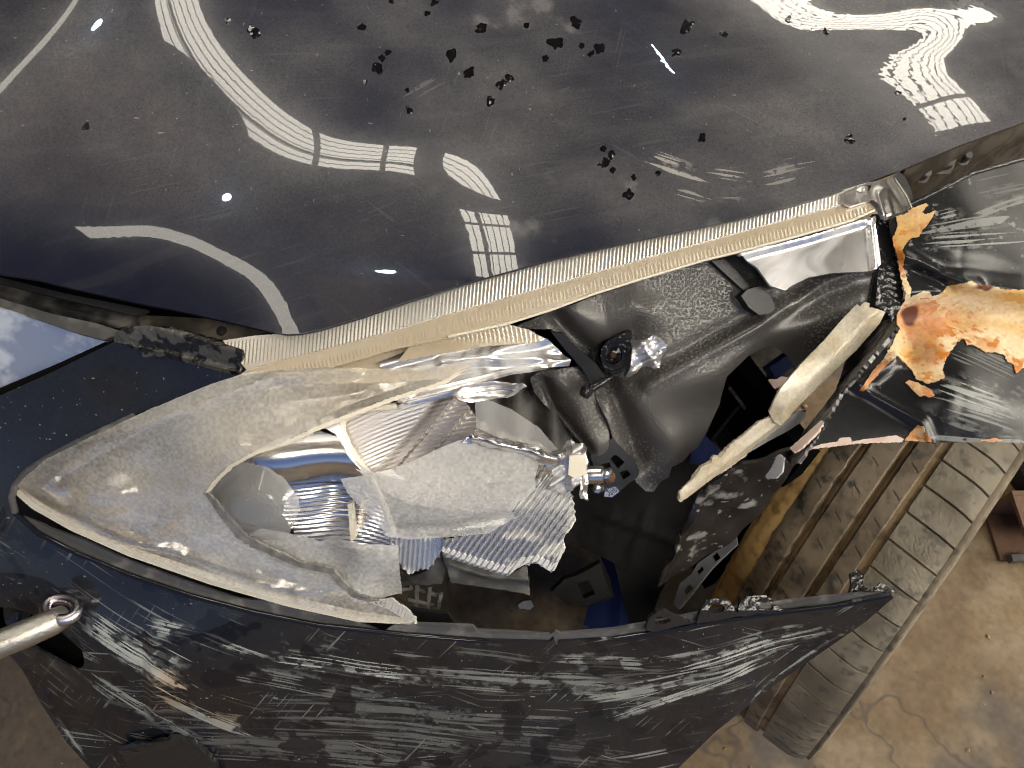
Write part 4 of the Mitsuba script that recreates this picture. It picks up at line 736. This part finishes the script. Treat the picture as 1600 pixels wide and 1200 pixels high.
# ---- torn front wing
fz = Level((1390, 340, .752), (1600, 250, .757), (1660, 240, .757), (1500, 400, .742), (1600, 440, .724), (1400, 500, .702), (1500, 495, .700), (1600, 500, .698), (1500, 600, .700), (1600, 600, .692), (1255, 700, .655), (1440, 690, .668), (1600, 690, .668), (1350, 600, .684), (1660, 700, .668))
fs = strokes(fz, [(1450, 345, 1515, 330, 22, .6), (1440, 365, 1590, 340, 22, .5), (1430, 385, 1590, 372, 26, .65), (1480, 352, 1640, 300, 20, .4), (1450, 600, 1600, 650, 30, .75), (1470, 590, 1600, 640, 24, .85), (1500, 580, 1620, 625, 16, .7), (1480, 630, 1620, 675, 22, .5), (1450, 680, 1620, 690, 14, .45), (1440, 640, 1560, 680, 20, .3), (1500, 545, 1620, 600, 30, .25), (1420, 425, 1480, 440, 14, .35), (1440, 405, 1500, 438, 8, .6), (1350, 620, 1430, 665, 7, .3), (1520, 300, 1600, 285, 30, .2)], 420)
mat('wing_paint', blend(ref('dull_paint'), ref('scuff_dust'), proc(lambda p, n, uv: dr.clip(dr.maximum(dr.maximum(specks(p, n, .03), fs(p)), .5 * smoothstep(.62, .8, fbm(p.x * 190, p.y * 190, p.z * 190, 3)) * smoothstep(.712, .735, p.z) * smoothstep(.45, .6, fbm(p.x * 22, p.y * 22, p.z * 22, 2))), 0, 1))))
def df(x, y):
    return -ridge(x, y, [(1420, 500), (1480, 492), (1660, 500)], 20, .010) + ridge(x, y, [(1400, 460), (1450, 455), (1500, 440), (1600, 458), (1660, 460)], 16, .008) - .012 * np.exp(-(((x - 1425) / 26) ** 2 + ((y - 548) / 22) ** 2)) + ridge(x, y, [(1410, 400), (1470, 430), (1520, 442)], 9, .006) - ridge(x, y, [(1430, 420), (1480, 446)], 10, .008) + ridge(x, y, [(1340, 600), (1400, 560)], 12, .006) + ridge(x, y, [(1350, 610), (1440, 660), (1450, 690)], 8, .004)
WING = [(1388, 340), (1398, 330), (1440, 311), (1480, 291), (1520, 271), (1600, 248), (1660, 230), (1660, 702), (1600, 692), (1520, 691), (1452, 692), (1436, 688), (1400, 692), (1340, 694), (1312, 697), (1262, 704), (1252, 702), (1270, 680), (1300, 634), (1340, 592), (1372, 556), (1392, 520), (1406, 486), (1412, 460), (1404, 420), (1396, 380), (1390, 356)]
panel(CAR + '__wing', WING, fz, 'wing_paint', th=.002, step=5, disp=df, jag=.25)
obj(CAR + '__wing__rolled_edge', mikit.ply(tube([at(x, y, float(fz(x, y)) + .0005) for x, y in WING[:7]], .0022, 8), 'glossy_black', smooth=True))
RUST = [[(1398, 338), (1412, 336), (1424, 326), (1446, 318), (1450, 322), (1440, 332), (1446, 336), (1462, 330), (1452, 346), (1440, 362), (1436, 370), (1424, 372), (1416, 380), (1408, 392), (1412, 420), (1416, 440), (1418, 452), (1414, 470), (1408, 468), (1406, 430), (1400, 400), (1394, 372), (1402, 352)],
        [(1410, 470), (1424, 462), (1436, 454), (1446, 456), (1452, 464), (1462, 460), (1474, 450), (1488, 442), (1500, 436), (1508, 434), (1520, 440), (1536, 442), (1550, 446), (1556, 450), (1600, 450), (1640, 450), (1660, 452), (1660, 580), (1640, 586), (1600, 574), (1586, 584), (1582, 570), (1572, 566), (1568, 556), (1556, 552), (1540, 552), (1530, 546), (1520, 540), (1510, 540), (1504, 530), (1494, 536), (1486, 548), (1478, 560), (1472, 580), (1476, 590), (1464, 596), (1448, 600), (1430, 592), (1426, 580), (1418, 566), (1404, 556), (1390, 566), (1376, 580), (1362, 596), (1348, 612), (1340, 612), (1362, 580), (1376, 566), (1396, 536), (1404, 510), (1404, 486)],
        [(1414, 598), (1420, 594), (1436, 600), (1456, 610), (1460, 618), (1452, 622), (1444, 618), (1436, 620)],
        [(1412, 688), (1424, 674), (1432, 664), (1440, 666), (1444, 678), (1452, 682), (1452, 690), (1430, 689)],
        [(1254, 704), (1282, 694), (1308, 690), (1312, 684), (1328, 683), (1330, 690), (1350, 686), (1372, 684), (1400, 680), (1412, 686), (1408, 691), (1340, 693), (1300, 698)], [(1530, 688), (1552, 684), (1566, 688), (1550, 691)]]
for i, q in enumerate(RUST):
    panel(CAR + '__wing__bare_patch', q, fz, 'raw_edge' if i == 4 else 'bare_rusty_metal', th=.001, step=3, jag=.7 if i < 2 else .4, disp=df, shift=.0014, seed=30 + i)
    if i == 1:
        say(CAR + '__wing__bare_patch_001', 'large flaked patch of bare metal with orange rust')
panel(CAR + '__torn_wing_edge', [(1392, 500), (1402, 508), (1380, 540), (1350, 584), (1318, 626), (1290, 664), (1262, 700), (1246, 722), (1234, 726), (1230, 716), (1250, 692), (1276, 654), (1300, 610), (1320, 570), (1350, 530), (1374, 508)], Level((1390, 500, .705), (1350, 560, .695), (1290, 650, .672), (1240, 720, .650)), 'scraped_metal', th=.004, step=4, jag=.5, disp=lambda x, y: ridge(x, y, [(1396, 506), (1310, 630), (1240, 720)], 6, .006) + .003 * np.sin((x + y) / 9.0))
mat('scraped_metal', two(blend(pr((.02, .02, .022), .25), ref('dust'), proc(lambda p, n, uv: .5 * smoothstep(.45, .7, fbm((p.x + p.y) * 18, (p.x - p.y) * 160, p.z * 40, 3))))))
panel(CAR + '__torn_wing_edge__raw_end', [(1234, 700), (1252, 684), (1270, 668), (1284, 656), (1288, 660), (1272, 680), (1254, 698), (1240, 706)], Level((1240, 700, .668), (1284, 658, .682)), 'raw_edge', th=.003, step=3, jag=.4)
panel(CAR + '__wing_liner', [(1028, 918), (1034, 896), (1048, 868), (1062, 836), (1078, 800), (1094, 776), (1110, 756), (1134, 740), (1160, 728), (1200, 716), (1240, 700), (1256, 702), (1248, 722), (1226, 752), (1200, 790), (1170, 820), (1150, 840), (1118, 862), (1090, 878), (1060, 898), (1040, 912)], Level((1030, 915, .50), (1100, 780, .60), (1250, 702, .645), (1150, 840, .53)), 'liner_stained', th=.004, step=5, disp=lambda x, y: ridge(x, y, [(1034, 906), (1060, 846), (1100, 776), (1136, 742)], 4, .004) + .003 * np.sin(x / 17.0) * np.cos(y / 13.0))
mat('liner_stained', two(blend({'type': 'roughplastic', 'alpha': .1, 'diffuse_reflectance': rgb(.018, .016, .016)}, ref('dust'), proc(lambda p, n, uv: dr.clip(.6 * smoothstep(.66, .78, fbm(p.x * 40, p.y * 40, p.z * 40, 4)) + .5 * smoothstep(.72, .85, fbm(p.x * 200, p.y * 200, p.z * 200, 2)), 0, 1)))))
panel(CAR + '__wing_liner__pale_scrape', [(1196, 744), (1204, 716), (1218, 710), (1225, 716), (1222, 738), (1212, 748), (1198, 748)], Level((1200, 745, .621), (1222, 712, .647)), 'white_plastic', th=.002, step=4, jag=.3)
panel(CAR + '__clip_strip', [(1052, 944), (1062, 912), (1080, 898), (1090, 880), (1116, 862), (1150, 838), (1152, 850), (1128, 872), (1112, 888), (1096, 908), (1076, 934), (1060, 952)], Level((1055, 945, .48), (1150, 840, .52), (1100, 880, .50)), 'slate_grey', th=.004, step=3,
      holes=[[(1068, 920), (1078, 912), (1084, 920), (1072, 930)], [(1088, 892), (1096, 884), (1100, 890), (1092, 898)], [(1112, 868), (1120, 862), (1126, 872), (1118, 878)]])
mat('slate_grey', two(pr((.10, .105, .115), .5)))
inn = flat(.50)
panel(CAR + '__inner_bracket', [(1100, 560), (1180, 530), (1260, 540), (1240, 600), (1180, 620), (1120, 640)], inn, 'dusty_brown_dark', th=.004, step=6, jag=.5)
panel(CAR + '__inner_bracket__torn_lip', [(1150, 610), (1180, 598), (1222, 588), (1238, 592), (1200, 612), (1162, 622)], flat(.53), 'raw_edge', th=.003, step=4, jag=.6)
obj(CAR + '__wiring_plug', mikit.ply(box((.030, .016, .016), at(1218, 572, .58), frame([.2, -.5, .8], [.8, .5, .2])), 'blue_plastic'))
obj(CAR + '__wiring_plug__wire', mikit.ply(tube([at(1214, 575, .58), at(1190, 600, .56), at(1150, 640, .54), at(1110, 690, .50)], .0025, 8), 'dull_black', smooth=True))
obj(CAR + '__broken_clip', mikit.ply(tube([at(1140, 606, .56), at(1152, 622, .565), at(1164, 638, .57)], .0022, 8), 'grey_plastic', smooth=True))
panel(CAR + '__inner_tray', [(1080, 760), (1100, 700), (1140, 660), (1200, 650), (1260, 640), (1230, 700), (1150, 730), (1090, 770)], flat(.48), 'dusty_black', th=.004, step=6, jag=.3, disp=lambda x, y: ridge(x, y, [(1110, 690), (1135, 735)], 6, .01))
panel(CAR + '__blue_inner_flap', [(1082, 700), (1102, 680), (1112, 690), (1124, 705), (1120, 716), (1090, 724), (1078, 722)], flat(.565), 'blue_plastic', th=.003, step=4)
panel(CAR + '__inner_wing', [(1384, 300), (1400, 280), (1412, 264), (1500, 224), (1600, 186), (1660, 160), (1660, 232), (1600, 252), (1520, 276), (1480, 296), (1440, 316), (1396, 340)], Level((1400, 290, .722), (1600, 195, .722), (1600, 250, .65), (1430, 320, .66)), 'dusty_brown_dark', th=.004, step=7, disp=lambda x, y: ridge(x, y, [(1420, 275), (1500, 240), (1600, 205)], 14, .006))
for x, y, r in ((1476, 252, .010), (1508, 246, .005), (1443, 272, .006)):
    b = obj(CAR + '__inner_wing__bolt', mikit.ply(lathe([(0, .008), (r * .8, .008), (r, .006), (r, -.004), (r * 1.5, -.004)], at(x, y, .722), [0, -.4, .9], 6 if r > .006 else 12), 'grey_plastic', smooth=25))
panel(CAR + '__lamp_surround', [(1392, 278), (1404, 268), (1414, 276), (1424, 296), (1428, 318), (1424, 328), (1418, 310), (1408, 292)], lz.lower(.004), 'black_plastic', th=.02, step=4)

# ---- front wheel, knocked out of line
WC, WR = np.array([.5255, .3632, .2751]), .3173
cy, cm = -.7422, .1678
WA = np.array([math.cos(cy) * math.cos(cm), math.sin(cy) * math.cos(cm), math.sin(cm)])
WT = np.array([math.sin(cy), -math.cos(cy), 0.0])
WZ = np.cross(WT, WA)
WZ = WZ * np.sign(WZ[2])
def wheel_pt(s, r, ph):
    s, r, ph = np.broadcast_arrays(np.asarray(s, float), r, ph)
    return WC + s[..., None] * WA + r[..., None] * (np.cos(ph)[..., None] * WT + np.sin(ph)[..., None] * WZ)
def band(profile, p0, p1, n, rough=0.0, seed=0):
    """A strip of the tyre: profile (s, radius) swept from angle p0 to p1."""
    pr_ = np.array(profile, float)
    ph = np.linspace(p0, p1, n)
    q = np.random.default_rng(seed)
    s = np.repeat(pr_[None, :, 0], n, 0) + (q.normal(0, rough, (n, len(pr_))) if rough else 0)
    V = wheel_pt(s, pr_[None, :, 1], ph[:, None])
    m = len(pr_)
    T = []
    for i in range(n - 1):
        for j in range(m - 1):
            a, b, c, d = i * m + j, i * m + j + 1, (i + 1) * m + j + 1, (i + 1) * m + j
            T += [[a, b, c], [a, c, d]]
    return V.reshape(-1, 3), np.array(T)
WHEEL = CAR + '__wheel'
def crown(s):
    return WR - 1.5 * max(0, abs(s + .01) - .03) ** 2 - 14 * max(0, abs(s + .01) - .055) ** 2
FULL = (-math.pi, math.pi)
obj(WHEEL, mikit.ply(band([(-.045, .20), (-.02, .15), (.02, .08), (.03, 0.01)], *FULL, 60), 'rusty_brown', smooth=True))
obj(WHEEL + '__carcass', mikit.ply(band([(s, crown(s) - .0048) for s in np.linspace(-.095, .07, 18)], *FULL, 160, .0004), 'groove_dirt', smooth=True))
obj(WHEEL + '__outer_sidewall', mikit.ply(band([(.060, WR - .0155), (.066, WR - .0135), (.071, WR - .0125), (.0735, WR - .016), (.0748, WR - .022), (.0742, WR - .024), (.0755, WR - .036), (.077, WR - .06), (.077, WR - .08), (.072, WR - .115), (.05, WR - .125)], *FULL, 140), 'sidewall_rubber', smooth=True))
obj(WHEEL + '__inner_shoulder', mikit.ply(band([(-.088, WR - .012), (-.094, WR - .0105), (-.1015, WR - .013), (-.103, WR - .0155), (-.1095, WR - .017), (-.113, WR - .022), (-.122, WR - .05), (-.124, WR - .08), (-.11, WR - .12)], *FULL, 200, .0003), 'cord_brown', smooth=True))
def ribprof(a, b, h=0.0, e=.0018):
    mid = np.linspace(a + e, b - e, 6)
    return [(a - .0004, crown(a) - .010), (a, crown(a) - .002), *[(s, crown(s) + h) for s in mid], (b, crown(b) - .002), (b + .0004, crown(b) - .010)]
for i, (a, b) in enumerate(((-.0894, -.0635), (-.056, -.0262), (-.0185, .0030))):
    obj(WHEEL + '__tread_rib', mikit.ply(band(ribprof(a, b, .001), *FULL, 260, .00018 if i else .0010, seed=i), 'tread_rubber', smooth=35))
for a, b in ((-.0606, -.0590), (-.0232, -.0214)):
    obj(WHEEL + '__groove_bar', mikit.ply(band(ribprof(a, b, -.0045, .0004), *FULL, 160, .0003), 'groove_dirt', smooth=True))
# outer shoulder: separate blocks cut by slanted sipes
pitch, SKEW = math.radians(6.2), -.4
for k in range(42):
    p0 = math.radians(-125) + k * pitch
    ss = np.linspace(.0115, .0665, 7)
    hh = np.array([crown(s) for s in ss])
    rows = []
    for f, low in ((0.02, 1), (.045, 0), (.5, 0), (.955, 0), (.98, 1)):
        ph = p0 + pitch * f + (ss - .0115) * SKEW
        rows.append(wheel_pt(np.r_[ss[0] - .0004, ss, ss[-1] + .0006], np.r_[hh[0] - .010, hh - (.0022 if low else 0), hh[-1] - .008], np.r_[ph[0], ph, ph[-1]]))
    rows = [wheel_pt(np.r_[ss[0], ss, ss[-1]], np.r_[hh[0], hh, hh[-1]] - .010, np.r_[ss[0], ss, ss[-1]] * SKEW - .0115 * SKEW + p0 + pitch * .015)] + rows + [wheel_pt(np.r_[ss[0], ss, ss[-1]], np.r_[hh[0], hh, hh[-1]] - .010, np.r_[ss[0], ss, ss[-1]] * SKEW - .0115 * SKEW + p0 + pitch * .985)]
    V = np.array(rows)
    m, n = V.shape[0], V.shape[1]
    T = []
    for i in range(m - 1):
        for j in range(n - 1):
            a, b, c, d = i * n + j, i * n + j + 1, (i + 1) * n + j + 1, (i + 1) * n + j
            T += [[a, b, c], [a, c, d]]
    obj(WHEEL + '__tread_block', mikit.ply((V.reshape(-1, 3), np.array(T)), 'shoulder_rubber', smooth=30))

# ---- towing eye in the bumper slot
e = [at(-45, 1026, .575), at(0, 1006, .572), at(45, 988, .566), at(82, 972, .558), at(100, 962, .55)]
k = obj('towing_eye', mikit.ply(tube(e, [.0135, .0135, .0135, .0130, .0115], 20), 'brushed_steel', smooth=True))
ring = [at(92 + 25 * math.cos(a) + 4, 952 + 17 * math.sin(a), .556 + .006 * math.sin(a)) for a in np.linspace(0, 2 * math.pi, 29)]
obj(k + '__ring', mikit.ply(tube(ring, .006, 12, False), 'dark_steel', smooth=True))
mat('dark_steel', two({'type': 'roughconductor', 'material': 'Cr', 'alpha': .18}))
say(k, 'bright steel towing eye screwed into the slot of the scraped bumper', 'towing eye')
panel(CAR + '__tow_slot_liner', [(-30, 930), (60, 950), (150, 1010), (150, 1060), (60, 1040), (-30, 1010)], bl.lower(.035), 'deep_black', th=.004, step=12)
panel(CAR + '__fog_lamp', [(4, 944), (20, 938), (34, 950), (38, 972), (30, 986), (14, 988), (4, 970)], bl.lower(.012), 'glossy_black', th=.006, step=4, round_=1, disp=lambda x, y: -.008 * np.exp(-(((x - 20) / 12) ** 2 + ((y - 963) / 16) ** 2)))

# ---- grit and crumbs of broken lens on the floor
V, T, n = [], [], 0
q = np.random.default_rng(11)
for k in range(260):
    x, y = q.uniform(-.75, .95), q.uniform(-.1, .75)
    r = q.uniform(.0010, .0030) * (1 if k % 9 else 1.8)
    m = trimesh.creation.icosahedron()
    v = m.vertices * r * q.uniform(.5, 1.3, (1, 3)) + q.normal(0, .25 * r, m.vertices.shape)
    v[:, 2] = np.maximum(v[:, 2], -r * .4)
    V.append(v + np.array([x, y, -.035 + r * .4])); T.append(m.faces + n); n += len(v)
obj('floor_grit', mikit.ply((np.vstack(V), np.vstack(T)), 'groove_dirt'))
say('floor_grit', 'loose grit scattered over the workshop floor', 'grit', kind='stuff')

# ---- rusty steel block on the floor behind the wheel
def fp(x, y):
    return at(x, y, -.035)
c = fp(1640, 835) + np.array([0, 0, .05])
k = obj('steel_stand', mikit.ply(join(box((.22, .09, .008), c + [0, 0, .045]), box((.22, .008, .10), c + [0, .04, 0]), box((.22, .10, .008), c + [0, -.0, -.045])), 'rusty_brown'))
obj(k + '__front_lip', mikit.ply(box((.20, .012, .016), c + [0, -.052, -.030]), 'grey_plastic'))
say(k, 'rusty brown steel channel standing on the floor to the right of the tyre', 'steel stand')
k = obj('rubber_foot', mikit.ply(lathe([(0, .05), (.05, .05), (.06, .04), (.062, 0)], fp(1625, 745) + np.array([0, 0, .0]), [0, 0, 1], 28), 'dull_black', smooth=35))
say(k, 'round black rubber foot on the floor at the right edge above the steel channel', 'rubber foot')
